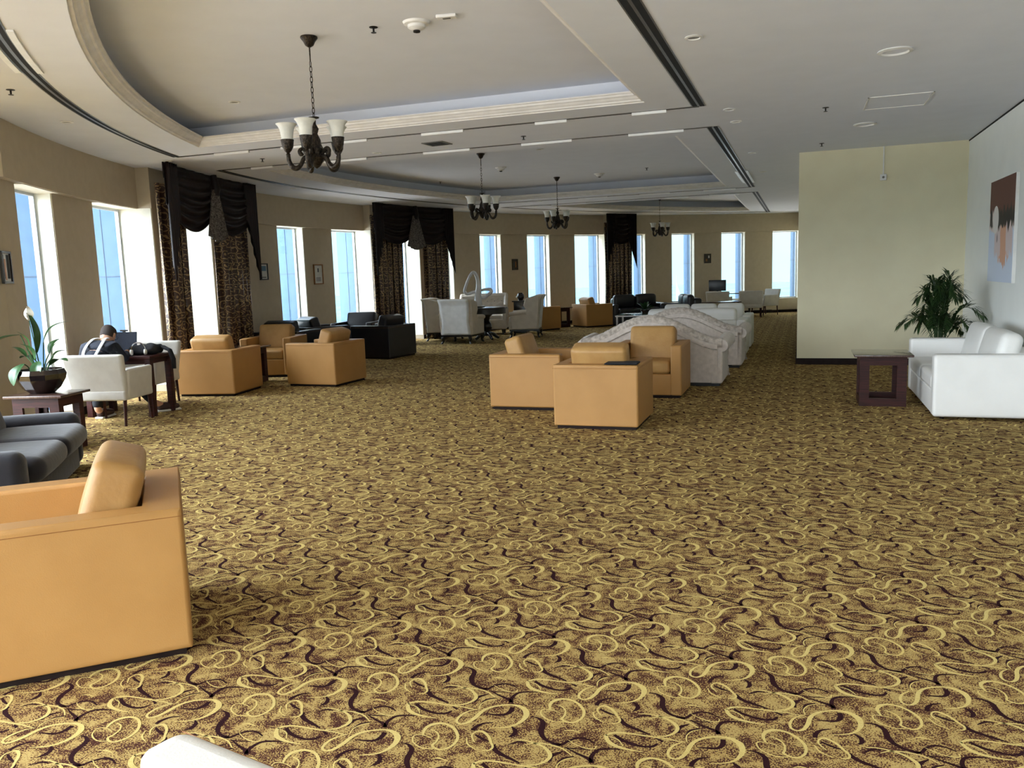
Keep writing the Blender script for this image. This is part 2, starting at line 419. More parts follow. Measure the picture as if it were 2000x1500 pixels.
# ------------------------------------------------------------ setting: curved window wall
WIN = [  # start, end angle, pier radius before, pier radius after, sill
    (210.47, 206.8, RP, RP, .10), (202.6, 198.3, RP, RCOL, .10), (194.4, 191.2, RCOL, RCOL, .10), (181.1, 177.8, RP, RP, .10),
    (174.1, 170.2, RP, RCOL, .10), (166.6, 163.6, RCOL, RCOL, .10), (160.7, 157.9, RCOL, RP, .10), (154.2, 151.3, RP, RP, .48),
    (147.7, 144.65, RP, RP, .48), (141.2, 137.5, RP, RCOL, .48), (134.8, 131.6, RCOL, RP, .48), (128.1, 125.1, RP, RP, .48),
    (121.6, 118.55, RP, RP, .48), (115.1, 111.8, RP, RP, .48), (108.6, 105.6, RP, RP, .48)]
PIERS = []; prev = (212.5, RP)
for a0, a1, r0, r1, s_ in WIN:
    PIERS.append((prev[0], a0, min(prev[1], r0) if prev[1] != r0 else r0)); prev = (a1, r1)
PIERS.append((prev[0], 103.0, RP))
def arc(R, a0, a1, step=1.0):
    n = max(1, int(abs(a1 - a0) / step)); return [pol(R, a0 + (a1 - a0) * i / n) for i in range(n + 1)]
def sector(mb, R0_, R1_, a0, a1, z0, z1):
    p = arc(R0_, a0, a1); q = arc(R1_, a0, a1)
    for i in range(len(p) - 1):
        o = [p[i], p[i + 1], q[i + 1], q[i]]
        vs = [(x, y, z0) for x, y in o] + [(x, y, z1) for x, y in o]
        fs = [(0, 1, 2, 3), (7, 6, 5, 4), (0, 4, 5, 1), (2, 6, 7, 3)]
        if i == 0: fs.append((3, 7, 4, 0))
        if i == len(p) - 2: fs.append((1, 5, 6, 2))
        mb.add(vs, fs)
ZS = 2.74
wl = MB()
for a0, a1, R in PIERS:
    if R == RCOL:
        if a0 - a1 > 5:   # column then ordinary pier
            if abs(a0 - 191.2) < .1:
                sector(wl, RCOL, RG + .06, a0, 186.6, 0, HC); sector(wl, RP, RG + .06, 186.6, a1, 0, ZS + .05)
            else: sector(wl, RCOL, RG + .06, a0, a1, 0, HC)
        else: sector(wl, RCOL, RG + .06, a0, a1, 0, HC)
    else:
        sector(wl, R, RG + .06, a0, a1, 0, ZS + .05)
# fascia between the curtained columns, soffit at ZS
for a0, a1, R in ((212.5, 198.3, RF), (194.4, 191.2, RF), (186.6, 170.2, RF), (166.6, 163.6, RF), (160.7, 137.5, RF), (134.8, 103, RF)):
    sector(wl, R, RG + .06, a0, a1, ZS, HC + .02)
for a0, a1, r0, r1, s_ in WIN:
    sector(wl, RP if s_ > .2 else RG - .02, RG + .06, a0, a1, 0, s_)
tag(wl.build('wall_left', 'plaster', smooth=False), 'cream curved wall of window piers under a deep fascia', kind='structure')
# window reveals coloured whiter, standing in for the daylight on them
for i, (a0, a1, r0, r1, s_) in enumerate(WIN):
    rv = MB()
    for a, R, sg in ((a0, r0, -1), (a1, r1, 1)):
        sector(rv, R + .012, RG - .01, a, a + sg * .03, s_ + .001, ZS - .001)
    sector(rv, RF + .02, RG - .01, a0 - .03, a1 + .03, ZS - .008, ZS - .001)
    wf = MB()
    for aa, bb, z0, z1 in ((a0, a1, s_, s_ + .04), (a0, a1, ZS - .04, ZS - .009), (a0 - .03, a0 - .14, s_, ZS - .009), (a1 + .14, a1 + .03, s_, ZS - .009)):
        sector(wf, RG - .01, RG + .04, aa, bb, z0, z1)
    w_ = tag(wf.build('window_%d' % (i + 1), 'frame_alu', smooth=False), kind='structure')
    rv.build('reveal_lining', 'reveal', w_, smooth=False)
    gl = MB(); p, q = pol(RG + .015, a0), pol(RG + .015, a1)
    gl.add([(p[0], p[1], s_), (q[0], q[1], s_), (q[0], q[1], ZS), (p[0], p[1], ZS)], [(0, 1, 2, 3)])
    gl.build('pane', 'glass', w_, smooth=False, recalc=False)
    # daylight portal (sampling aid for the sky only)
    L = bpy.data.lights.new('window_portal', 'AREA'); L.shape = 'RECTANGLE'
    L.size = math.dist(p, q); L.size_y = ZS - s_; L.cycles.is_portal = True
    lo = bpy.data.objects.new('window_portal', L); col.objects.link(lo)
    mid = pol(RG + .1, (a0 + a1) / 2); lo.location = (mid[0], mid[1], (s_ + ZS) / 2)
    dv = Vector((CX - mid[0], CY - mid[1], 0)); lo.rotation_euler = dv.to_track_quat('-Z', 'Y').to_euler()
# exterior fins
fn_ = MB(); jt = MB()
for a0, a1, R in PIERS:
    am, bm_ = a0, a1
    # deep piers of pale blue cladding outside the glass line
    sector(fn_, RG + .06, RO, am - .0, bm_ + .0, -1.5, 4.5)
    for zz in (1.75,): sector(jt, RG + .0601, RO + .004, am + .02, bm_ - .02, zz, zz + .012)
    for k in (.17, .33):
        for aa in (am, bm_):
            pass
fo = tag(fn_.build('wall_outside', 'fin', smooth=False), 'pale blue cladding fins outside the windows', kind='structure')
jt.build('cladding_joint', 'joint', fo, smooth=False)
vj = MB()
for a0, a1, R in PIERS:
    for k in (.22,):
        for aa, sg in ((a0, 1), (a1, -1)):
            sector(vj, RG + .06 + k - .004, RG + .06 + k + .004, aa, aa + sg * .02, -1.5, 4.5)
vj.build('cladding_joint', 'joint', fo, smooth=False)

# ------------------------------------------------------------ other walls (straight window wall continues behind the camera)
pA = Vector(pol(RP, 212.5))
dirB = Vector((.30, -.954)).normalized()
pB = pA + dirB * 7.2
pC = Vector((2.29, -4.2))
def seg_wall(mb, a, b, th, z0, z1, out):
    d = (b - a).normalized(); n = Vector((-d.y, d.x)) * th * out
    o = [a, b, b + n, a + n]
    mb.add([(p.x, p.y, z0) for p in o] + [(p.x, p.y, z1) for p in o], [(0, 1, 2, 3), (7, 6, 5, 4), (0, 4, 5, 1), (1, 5, 6, 2), (2, 6, 7, 3), (3, 7, 4, 0)])
def windowed(name, a, b, n, out, num0, pier=.75):
    d = (b - a).normalized(); Lw = (b - a).length; mb = MB()
    pitch_ = Lw / n
    seg_wall(mb, a, b, .3, ZS, HC + .02, out)
    seg_wall(mb, a, b, .3, 0, .1, out)
    for k in range(n):
        s0 = a + d * (k * pitch_); s1 = s0 + d * pier
        seg_wall(mb, s0, s1, .3, .1, ZS, out)
        w0, w1 = s1, a + d * ((k + 1) * pitch_)
        nn = Vector((-d.y, d.x)) * out * .22
        wf = MB(); seg_wall(wf, w0 + nn, w1 + nn, .05, .1, .14, out); seg_wall(wf, w0 + nn, w1 + nn, .05, ZS - .04, ZS, out)
        wo_ = tag(wf.build('window_%d' % (num0 + k), 'frame_alu', smooth=False), kind='structure')
        g = MB(); p, q = w0 + nn * 1.1, w1 + nn * 1.1
        g.add([(p.x, p.y, .1), (q.x, q.y, .1), (q.x, q.y, ZS), (p.x, p.y, ZS)], [(0, 1, 2, 3)])
        g.build('pane', 'glass', wo_, smooth=False, recalc=False)
        L = bpy.data.lights.new('window_portal', 'AREA'); L.shape = 'RECTANGLE'; L.size = (w1 - w0).length; L.size_y = ZS - .1; L.cycles.is_portal = True
        lo = bpy.data.objects.new('window_portal', L); col.objects.link(lo); c_ = (p + q) / 2 + nn * .3
        lo.location = (c_.x, c_.y, (ZS + .1) / 2); lo.rotation_euler = Vector((-nn.x, -nn.y, 0)).to_track_quat('-Z', 'Y').to_euler()
    return tag(mb.build(name, 'plaster', smooth=False), kind='structure')
windowed('wall_front', pA, pB, 4, -1, 16, .55)
windowed('wall_back', pB, pC, 5, -1, 20, .5)
YC = 13.95
wr = MB(); wr.box(2.29, 2.45, -4.2, YC + .1, 0, HC + .02)
tag(wr.build('wall_right', 'greywall', smooth=False), 'pale grey papered wall on the right', kind='structure')
wc = MB(); wc.box(-.07, 3.0, YC, 30.2, 0, HC + .02)
tag(wc.build('wall_core', 'cream', smooth=False), 'cream papered wall facing the room', kind='structure')
bs = MB(); bs.box(-.085, 2.29, YC - .015, YC, 0, .10); bs.box(-.085, -.07, YC, 30, 0, .1)
tag(bs.build('baseboard_core', 'skirting', smooth=False), kind='structure')
bs = MB(); bs.box(2.275, 2.29, -4.2, YC, 0, .10)
tag(bs.build('baseboard_right', 'skirting', smooth=False), kind='structure')
bs = MB(); bs.box(2.282, 2.292, -4.2, YC, HC - .018, HC)
tag(bs.build('trim_1', 'black_slot', smooth=False), 'thin dark strip drawn as the shadow line along the top of the right wall', kind='structure')  # black strip stands in for shade where wall meets ceiling
bb = MB()
for a0, a1, R in PIERS:
    if R == RCOL and abs(a0 - 191.2) < .1:
        sector(bb, RCOL - .015, RCOL, a0, 186.6, 0, .1); sector(bb, RP - .015, RP, 186.6, a1, 0, .1)
    else: sector(bb, R - .015, R, a0, a1, 0, .1)
for a0, a1, r0, r1, s_ in WIN:
    R = RP if s_ > .2 else RG - .02
    sector(bb, R - .015, R, a0, a1, 0, .09)
tag(bb.build('baseboard_left', 'skirting', smooth=False), kind='structure')

# ------------------------------------------------------------ floor: carpet field plus inlaid scroll yarns in one mesh
def px2floor(x, y):
    d = Fv + Rv * ((x - 1000) / F_PX) - Uv * ((y - 750) / F_PX)
    t = -H_EYE / d.z
    return (d.x * t, d.y * t)
LIGHT = [
 ([(700,440),(600,470),(520,530),(505,590),(570,620),(660,600),(740,540),(800,470),(880,420),(1000,390),(1180,378),(1320,405),(1405,465),(1410,540),(1340,610),(1240,650),(1100,665),(980,668)], [12,24,34,30,24,40,50,50,40,30,30,55,75,60,36,24,16,8]),
 ([(100,760),(108,680),(180,630),(300,612),(430,640),(530,710),(578,800),(540,885),(440,938),(340,935),(262,890),(300,850),(318,780),(270,720),(180,690)], [20,40,50,36,34,36,36,30,24,24,30,24,20,18,10]),
 ([(1950,590),(1800,585),(1640,520),(1600,450),(1660,430),(1780,450),(1860,480)], [14,16,18,16,14,12,8]),
 ([(700,790),(730,870),(860,940)], [12,20,10]),
 ([(820,850),(760,770),(800,720),(880,712),(980,770),(1040,850),(1080,910),(1040,950),(950,950)], [10,22,20,36,34,28,26,22,10]),
 ([(880,1120),(960,1090),(1080,1082),(1250,1100),(1450,1130),(1600,1150),(1750,1170),(1880,1200),(1980,1215)], [30,34,30,26,24,24,18,16,12]),
 ([(880,1110),(900,1180),(960,1240),(1080,1290),(1250,1330),(1400,1350)], [34,50,56,44,24,10]),
 ([(930,1135),(1050,1180),(1120,1270)], [10,16,12]),
 ([(1330,820),(1450,820),(1600,850),(1750,900),(1850,970),(1880,1030),(1830,1090),(1720,1130),(1600,1135)], [12,18,22,30,44,46,34,24,14]),
 ([(1480,885),(1600,862),(1700,862),(1850,880),(2000,920),(2090,965),(2170,1015)], [10,20,22,22,20,18,12]),
 ([(760,430),(770,370),(850,320),(960,300)], [14,16,14,8]),
 ([(300,1060),(400,1050),(530,1085)], [8,22,8]),
 ([(1210,185),(1190,215),(1090,210),(960,170),(880,130)], [12,16,16,12,8]),
]
DARK = [
 ([(1080,880),(1120,940),(1200,990),(1350,1050),(1500,1110)], [30,42,40,30,14]),
 ([(1480,525),(1580,540),(1670,600),(1670,700),(1720,780),(1820,840),(1990,878)], [10,22,44,50,38,28,24]),
 ([(680,175),(800,175),(860,145),(960,112),(1080,115),(1200,160)], [24,26,28,24,22,12]),
 ([(860,205),(980,255),(1130,310),(1170,350),(1160,290),(1220,230),(1320,212),(1500,215)], [8,20,34,34,36,28,26,10]),
 ([(680,340),(700,280),(830,240)], [20,38,12]),
 ([(760,385),(830,312),(960,290)], [20,30,12]),
 ([(870,490),(1000,500),(1120,500),(1190,460),(1205,405)], [10,22,30,44,40]),
 ([(750,700),(790,650),(880,610),(1000,600)], [36,36,22,10]),
 ([(1260,650),(1320,700),(1318,750),(1260,782)], [10,36,40,10]),
 ([(1000,1110),(1100,1180),(1250,1240),(1400,1275),(1540,1270),(1600,1230)], [28,34,32,26,30,18]),
 ([(800,750),(900,800),(1010,840)], [16,28,14]),
 ([(1580,1160),(1680,1205)], [12,30]),
 ([(1270,880),(1400,842),(1510,852)], [8,26,14]),
 ([(300,1285),(420,1302),(640,1312)], [8,16,10]),
]
def smooth_curve(pts, wd, sub=3):
    out = []
    n = len(pts)
    for i in range(n - 1):
        p0 = pts[max(i - 1, 0)]; p1 = pts[i]; p2 = pts[i + 1]; p3 = pts[min(i + 2, n - 1)]
        for k in range(sub):
            t = k / sub
            q = tuple(.5 * ((2 * p1[j]) + (-p0[j] + p2[j]) * t + (2 * p0[j] - 5 * p1[j] + 4 * p2[j] - p3[j]) * t * t + (-p0[j] + 3 * p1[j] - 3 * p2[j] + p3[j]) * t ** 3) for j in (0, 1))
            out.append((q[0], q[1], wd[i] + (wd[i + 1] - wd[i]) * t))
    out.append((pts[-1][0], pts[-1][1], wd[-1]))
    return out
tile_v = []; tile_f = []; tile_m = []
for mi, curves in ((2, DARK), (1, LIGHT)):
    for pts, wd in curves:
        fp = [px2floor(1060 + x / 7.143, 1280 + y / 7.143) for x, y in pts]
        sc_ = .00018
        c = smooth_curve(fp, [w_ * sc_ * (1.2 if mi == 2 else .88) for w_ in wd])
        z = .0006 if mi == 2 else .0012
        o = len(tile_v)
        for i, (x, y, w_) in enumerate(c):
            a = c[max(i - 1, 0)]; b = c[min(i + 1, len(c) - 1)]
            dx, dy = b[0] - a[0], b[1] - a[1]; l = math.hypot(dx, dy) or 1
            nx, ny = -dy / l, dx / l
            tile_v.append((x + nx * w_, y + ny * w_, z)); tile_v.append((x - nx * w_, y - ny * w_, z))
        for i in range(len(c) - 1):
            tile_f.append((o + 2 * i, o + 2 * i + 1, o + 2 * i + 3, o + 2 * i + 2)); tile_m.append(mi)
import numpy as np
tv = np.array(tile_v, dtype=np.float64); tf = np.array(tile_f, dtype=np.int64); tm = np.array(tile_m)
tv[:, 0] -= -.67; tv[:, 1] -= 2.9
cells = []
for k in range(-30, 8):
    for j in range(-14, 52):
        x = -.67 + .381 * k; y = 2.9 + .572 * j + (.286 if k % 2 else 0)
        r = math.hypot(x - CX, y - CY)
        if r > RF - .1 and y > 7 : continue
        if x > 2.1 and y < YC or (x > -.25 and y > YC - .25) or y > 29.4 or x > 2.0: continue
        if y < 7 and (x < -7.8 or (Vector((x, y)) - pA).dot(Vector((dirB.y, -dirB.x))) > -.15): continue
        if y < .9: continue
        cells.append((x, y, 0))
cells = np.array(cells)
V = (tv[None, :, :] + cells[:, None, :]).reshape(-1, 3)
Fq = (tf[None, :, :] + (np.arange(len(cells)) * len(tv))[:, None, None]).reshape(-1, 4)
base = np.array([(-13, -6, 0), (4, -6, 0), (4, 32, 0), (-13, 32, 0)], dtype=float)
V = np.concatenate([base, V]); Fq = np.concatenate([[[0, 1, 2, 3]], Fq + 4])
mi_all = np.concatenate([[0], np.tile(tm, len(cells))]).astype(np.int32)
me = bpy.data.meshes.new('floor')
me.vertices.add(len(V)); me.vertices.foreach_set('co', V.astype(np.float32).ravel())
me.loops.add(len(Fq) * 4); me.loops.foreach_set('vertex_index', Fq.astype(np.int32).ravel())
me.polygons.add(len(Fq)); me.polygons.foreach_set('loop_start', np.arange(0, len(Fq) * 4, 4, dtype=np.int32)); me.polygons.foreach_set('loop_total', np.full(len(Fq), 4, dtype=np.int32))
for k in ('carpet', 'carpet_light', 'carpet_dark'): me.materials.append(M[k])
me.polygons.foreach_set('material_index', mi_all)
me.update(calc_edges=True); me.validate()
fl = bpy.data.objects.new('floor', me); col.objects.link(fl)
tag(fl, 'gold and brown carpet with a scroll pattern', kind='structure')
print('carpet quads', len(Fq))

# ------------------------------------------------------------ ceiling
def interp(tb, a):
    tb = sorted(tb)
    if a <= tb[0][0]: return tb[0][1]
    for (a0, r0), (a1, r1) in zip(tb, tb[1:]):
        if a <= a1:
            t = (a - a0) / (a1 - a0); return r0 + (r1 - r0) * t
    return tb[-1][1]
TRAY = [(250, 14.95), (221, 14.73), (215, 14.63), (205, 14.45), (195, 14.28), (187, 14.05), (178, 13.78), (169, 13.55), (160, 13.5), (148, 13.65), (135, 14.1), (119, 14.6), (105, 14.7)]
SLOT = [(250, 15.3), (223, 15.23), (214, 15.13), (207.5, 15.05), (202.5, 14.97), (196, 14.92), (188, 14.82), (182, 14.64), (174.7, 14.42), (161, 14.4), (148, 14.5), (130, 14.9), (105, 15.2)]
def smooth_r(tb, a): return sum(interp(tb, a + k) for k in (-6, -3, 0, 3, 6)) / 5
def bay_loop(tb, xr, y0, y1):
    """closed plan outline of a bay: straight right and cross edges, curved outer edge (counter-clockwise)"""
    pts = []
    for i in range(0, 1500):
        a = 105 + i * .1
        r = smooth_r(tb, a); x, y = pol(r, a)
        if y0 <= y <= y1 and x < xr: pts.append((x, y))
    pts = pts[::12] + [pts[-1]] if (len(pts) - 1) % 12 else pts[::12]
    # pts run from high y (small angle) to low y
    yt = min(y1, pts[0][1] + .12); yb = max(y0, pts[-1][1] - .12)
    if pts[0][1] > y1 - .3: pts[0] = (pts[0][0], y1)
    if pts[-1][1] < y0 + .3: pts[-1] = (pts[-1][0], y0)
    top_y = y1 if pts[0][1] >= y1 - 1e-6 else pts[0][1]
    bot_y = y0 if pts[-1][1] <= y0 + 1e-6 else pts[-1][1]
    loop = [(xr, bot_y), (xr, top_y)] + pts
    # drop duplicates
    out = []
    for p in loop:
        if not out or math.dist(out[-1], p) > .02: out.append(p)
    if math.dist(out[0], out[-1]) < .02: out.pop()
    return out
def offset_loop(lp, d):
    """grow a counter-clockwise loop outwards by d with mitred corners"""
    n = len(lp); out = []
    for i in range(n):
        a, b, c = Vector(lp[i - 1]), Vector(lp[i]), Vector(lp[(i + 1) % n])
        e0 = (b - a).normalized(); e1 = (c - b).normalized()
        n0 = Vector((e0.y, -e0.x)); n1 = Vector((e1.y, -e1.x))
        mtr = (n0 + n1); l = mtr.length
        k = mtr / max(l * l / 2, .3)
        out.append((b.x + k.x * d, b.y + k.y * d))
    return out
BAYS = [(1.35, 8.86), (11.24, 18.78), (21.05, 28.1)]
SBAYS = [(.85, 9.35), (10.75, 19.25), (20.55, 28.5)]
trays = [bay_loop(TRAY, -1.58, y0, y1) for y0, y1 in BAYS]
def area(lp): return sum(lp[i - 1][0] * lp[i][1] - lp[i][0] * lp[i - 1][1] for i in range(len(lp))) / 2
trays = [t if area(t) > 0 else t[::-1] for t in trays]
outer = [pC[:], (2.6, -4.2), (2.6, 30.4), (2.6 - 1, 31)] + arc(RG, 103, 212.5, 2) + [tuple(pB)]
outer = [(p[0], p[1]) for p in outer]
if area(outer) < 0: outer = outer[::-1]
def flat(outline, holes, z, up=False):
    loops = [outline] + holes
    allv = [p for l in loops for p in l]
    tri = tessellate_polygon([[Vector((x, y, 0)) for x, y in l] for l in loops])
    return [(x, y, z) for x, y in allv], [tuple(t) for t in tri]
cb = MB(); v_, f_ = flat(outer, [t for t in trays], HC); cb.add(v_, f_)
tag(cb.build('ceiling', 'ceiling', smooth=False), 'painted ceiling with three raised trays', kind='structure')
PROF = [(0, HC), (-.004, HC + .012), (-.030, HC + .016), (-.034, HC + .034), (-.052, HC + .040), (-.075, HC + .062), (-.092, HC + .066), (-.098, HC + .088), (-.118, HC + .092), (-.12, HC + .105)]
for i, t in enumerate(trays):
    mo = MB(); rings = [[(x, y, z) for x, y in offset_loop(t, d)] for d, z in PROF]
    n = len(t)
    for k in range(len(rings) - 1):
        mo.add(rings[k] + rings[k + 1], [(j, (j + 1) % n, n + (j + 1) % n, n + j) for j in range(n)])
    tag(mo.build('trim_%d' % (i + 2), 'moulding', smooth=False), 'stepped white moulding around a raised ceiling tray', kind='structure')
    pk = MB(); r2 = [[(x, y, z) for x, y in offset_loop(t, d)] for d, z in ((-.12, HC + .105), (.22, HC + .105), (.22, HU))]
    for k in range(2):
        pk.add(r2[k] + r2[k + 1], [(j, (j + 1) % n, n + (j + 1) % n, n + j) for j in range(n)])
    v_, f_ = flat([(x, y) for x, y, z in r2[2]], [], HU); pk.add(v_, f_)
    tag(pk.build('ceiling_tray', 'ceiling', smooth=False), 'raised flat panel inside a ceiling tray', kind='structure')
# roof slab that keeps daylight out of the trays
rf = MB(); v_, f_ = flat(offset_loop(outer, .9), [], HU + .25); rf.add(v_, f_)
v2, f2 = flat(offset_loop(outer, .9), [], HU + .35); rf.add(v2, f2)
n = len(outer); o_ = len(v_)
ring = [(x, y, HC + .02) for x, y in offset_loop(outer, .3)] + [(x, y, HU + .25) for x, y in offset_loop(outer, .3)]
rf.add(ring, [(j, (j + 1) % n, n + (j + 1) % n, n + j) for j in range(n)])
tag(rf.build('ceiling_slab', 'ceiling', smooth=False), kind='structure')

# linear air slots round each bay
def ribbon(mb, path, w_, z0, z1, closed=False, off=0.0):
    """flat bar following a plan path"""
    n = len(path); L = []; R_ = []
    for i in range(n):
        b = Vector(path[i]); a = Vector(path[i - 1] if (i or closed) else path[0]); c = Vector(path[(i + 1) % n] if (i < n - 1 or closed) else path[-1])
        e0 = (b - a); e1 = (c - b)
        if e0.length < 1e-6: e0 = e1
        if e1.length < 1e-6: e1 = e0
        e0 = e0.normalized(); e1 = e1.normalized()
        n0 = Vector((e0.y, -e0.x)); n1 = Vector((e1.y, -e1.x)); mt_ = n0 + n1; k = mt_ / max(mt_.length ** 2 / 2, .3)
        L.append(b + k * (off - w_ / 2)); R_.append(b + k * (off + w_ / 2))
    vs = []; fs = []
    for i in range(n):
        for p, z in ((L[i], z0), (R_[i], z0), (R_[i], z1), (L[i], z1)): vs.append((p.x, p.y, z))
    for i in range(n if closed else n - 1):
        j = (i + 1) % n
        for k in range(4):
            k2 = (k + 1) % 4
            fs.append((4 * i + k, 4 * i + k2, 4 * j + k2, 4 * j + k))
    if not closed: fs += [(0, 1, 2, 3), (4 * n - 1, 4 * n - 2, 4 * n - 3, 4 * n - 4)]
    mb.add(vs, fs)
def sub_path(path, s0, s1):
    out = []; acc = 0
    for a, b in zip(path, path[1:]):
        l = math.dist(a, b)
        for s in (s0, s1):
            if acc <= s < acc + l:
                t = (s - acc) / l; out.append((s, (a[0] + (b[0] - a[0]) * t, a[1] + (b[1] - a[1]) * t)))
        if s0 < acc + l < s1: out.append((acc + l, b))
        acc += l
    out.sort(key=lambda q: q[0]); return [p for _, p in out]
nb = ['nearest bay', 'middle bay', 'farthest bay']
for bi, (y0, y1) in enumerate(SBAYS):
    lp = bay_loop(SLOT, -1.08, y0, y1)
    if area(lp) < 0: lp = lp[::-1]
    root = thing('linear_diffuser', (0, 0, HC), 0, 'long slot air diffuser running round the ceiling of the ' + nb[bi], 'air vent')
    Z = lambda z: z - HC
    # order: (xr,bot),(xr,top), ... curve from top to bottom
    rightp = [p for p in lp if abs(p[0] + 1.08) < .01]
    rightp.sort(key=lambda p: p[1])
    curve = [p for p in lp if abs(p[0] + 1.08) > .01]; curve.sort(key=lambda p: p[1])
    top = [(-1.08, rightp[-1][1]), curve[-1]]; bot = [(-1.08, rightp[0][1]), curve[0]]
    segs = [(rightp, .15, 2, [(5.2, 7.4)] if bi == 1 else []), (curve, .12, 2, [(2.2, 4.2), (4.9, 6.1)] if bi == 0 else [])]
    frame = MB(); slot = MB()
    for path, wd, ns, bright in segs:
        for off in ((-wd / 2 + .012), 0, wd / 2 - .012): ribbon(frame, path, .020 if off else .024, Z(HC - .004), 0, off=off)
        for off in (-wd / 4, wd / 4): ribbon(slot, path, wd / 2 - .026, Z(HC - .0045), 0, off=off)
        for s0, s1 in bright:
            for off in (-wd / 2 - .02, wd / 2 + .02):
                b_ = MB(); ribbon(b_, sub_path(path, s0, s1), .045, Z(HC - .012), 0, off=off); b_.build('blade', 'blade', root, smooth=False)  # white pieces placed as glare on the long slots
    for path, sh in ((top, 0), (bot, 0)):
        L_ = math.dist(*path)
        ribbon(frame, path, .05, Z(HC - .006), 0)
        ribbon(slot, path, .022, Z(HC - .008), 0)
        if path is bot and bi == 0: continue
        s = .35
        rr_ = random.Random(4 + bi)
        while s < L_ - .8:
            l = rr_.choice((.38, .55, .7)); b_ = MB(); ribbon(b_, sub_path(path, s, s + l), .03, Z(HC - .034), 0); b_.build('blade', 'blade', root, smooth=False); s += l + rr_.choice((.5, .75, .9))  # white dashes placed as glare on the cross slots
    frame.build('frame', 'slot_frame', root, smooth=False); slot.build('slot', 'black_slot', root, smooth=False)

# ceiling fittings
def T_(x, y, z): return Matrix.Translation((x, y, z))
def fitting(kind, x, y, z, label, group=None):
    if kind == 'sprinkler':
        o = thing('sprinkler', (x, y, z), 0, label, 'sprinkler', group)
        MB().lathe([(.0, 0), (.035, 0), (.035, -.004), (.012, -.008), (.0, -.008)], 16).build('escutcheon', 'dark_metal', o)
        MB().lathe([(.008, -.008), (.008, -.035), (.003, -.037), (.022, -.042), (.022, -.045), (0, -.045)], 12).build('deflector', 'dark_metal', o)
    elif kind == 'downlight':
        o = thing('downlight', (x, y, z), 0, label, 'ceiling light', group)
        MB().lathe([(.045, 0), (.065, 0), (.068, -.006), (.05, -.012), (.045, -.004)], 24, cap=False).build('ring', 'white_plastic', o)
        MB().lathe([(0, -.002), (.045, -.004)], 24, cap=False).build('lens', 'slot_frame', o)
    elif kind == 'big_downlight':
        o = thing('downlight', (x, y, z), 0, label, 'ceiling light', group)
        MB().lathe([(.10, 0), (.135, 0), (.14, -.01), (.11, -.018), (.10, -.004)], 32, cap=False).build('ring', 'white_plastic', o)
        MB().lathe([(0, -.003), (.10, -.004)], 32, cap=False).build('lens', 'ceiling', o)
    elif kind == 'smoke':
        o = thing('smoke_detector', (x, y, z), 0, label, 'smoke detector', group)
        MB().lathe([(.11, 0), (.10, -.018), (.075, -.024)], 32).build('base', 'white_plastic', o)
        MB().lathe([(.072, -.02), (.07, -.045), (.045, -.06), (.03, -.065)], 32).build('housing', 'white_plastic', o)
        MB().lathe([(.028, -.055), (.028, -.078), (.0, -.085)], 20).build('sensor', 'dark_metal', o)
    return o
fitting('sprinkler', -6.52, 5.56, HC, 'small dark sprinkler at the far left of the ceiling above the picture wall')
fitting('sprinkler', -3.31, 6.23, HU, 'small dark sprinkler in the nearest tray, beside the smoke detector')
fitting('sprinkler', -7.23, 10.09, HC, 'dark sprinkler on the band between first and second bays, nearest the window wall')
fitting('sprinkler', -3.37, 10.21, HC, 'dark sprinkler in the middle of the band between the two nearest trays')
fitting('sprinkler', .22, 10.15, HC, 'dark sprinkler left of the square ceiling hatch')
fitting('sprinkler', .24, 13.07, HC, 'dark sprinkler just before the cream wall')
fitting('sprinkler', -7.4, 16.6, HU, 'small sprinkler in the middle tray near its curved edge')
fitting('sprinkler', -2.98, 16.86, HU, 'small sprinkler in the middle tray towards its right end')
fitting('downlight', -7.29, 6.84, HC, 'small round ceiling light over the plant by the windows')
fitting('downlight', -8.42, 9.56, HC, 'small round ceiling light in front of the nearest curtain')
fitting('downlight', -9.05, 13.53, HC, 'small round ceiling light above the second window bay, nearer one')
fitting('downlight', -9.05, 16.6, HC, 'small round ceiling light just before the middle curtain')
fitting('downlight', -.80, 6.6, HC, 'small round ceiling light right of the double slot, nearest the camera')
fitting('downlight', -.79, 9.69, HC, 'small round ceiling light at the corner of the long double slot, nearer of the pair')
fitting('downlight', -.78, 10.53, HC, 'small round ceiling light at the slot corner, farther of the pair')
fitting('downlight', -.75, 13.5, HC, 'small round ceiling light beside the slot near the cream wall')
fitting('downlight', -.72, 16.28, HC, 'small round ceiling light left of the cream wall edge, beyond the nearer ones')
fitting('downlight', -5.6, 10.45, HC, 'small round ceiling light on the band behind the first chandelier')
fitting('downlight', -6.05, 8.0, HU, 'small round light in the nearest tray left of the chandelier')
fitting('downlight', -4.11, 13.26, HU, 'small round light in the middle tray right of the second chandelier chain')
fitting('big_downlight', .70, 7.77, HC, 'large round flush ceiling light nearest on the right')
fitting('big_downlight', .72, 11.58, HC, 'large round flush ceiling light beyond the square hatch')
fitting('smoke', -2.94, 6.26, HU, 'white domed smoke detector in the nearest ceiling tray')
fitting('smoke', -5.46, 15.1, HU, 'white smoke detector in the middle tray between two chandeliers')
fitting('smoke', -4.04, 17.22, HU, 'white smoke detector in the middle tray right of the third chandelier')
o = thing('junction_plate', (-2.65, 6.2, HU), D(10), 'small white rectangular plate beside the domed smoke detector', 'ceiling plate')
MB().rbox((0, 0, -.012), (.16, .07, .024), .006).build('plate', 'white_plastic', o)
MB().box(-.03, .03, -.012, .012, -.028, -.023).build('clip', 'slot_frame', o)
o = thing('ceiling_grille', (-4.55, 10.15, HC), D(-4), 'square slatted metal grille on the band beyond the first chandelier', 'ceiling vent')
gf = MB()
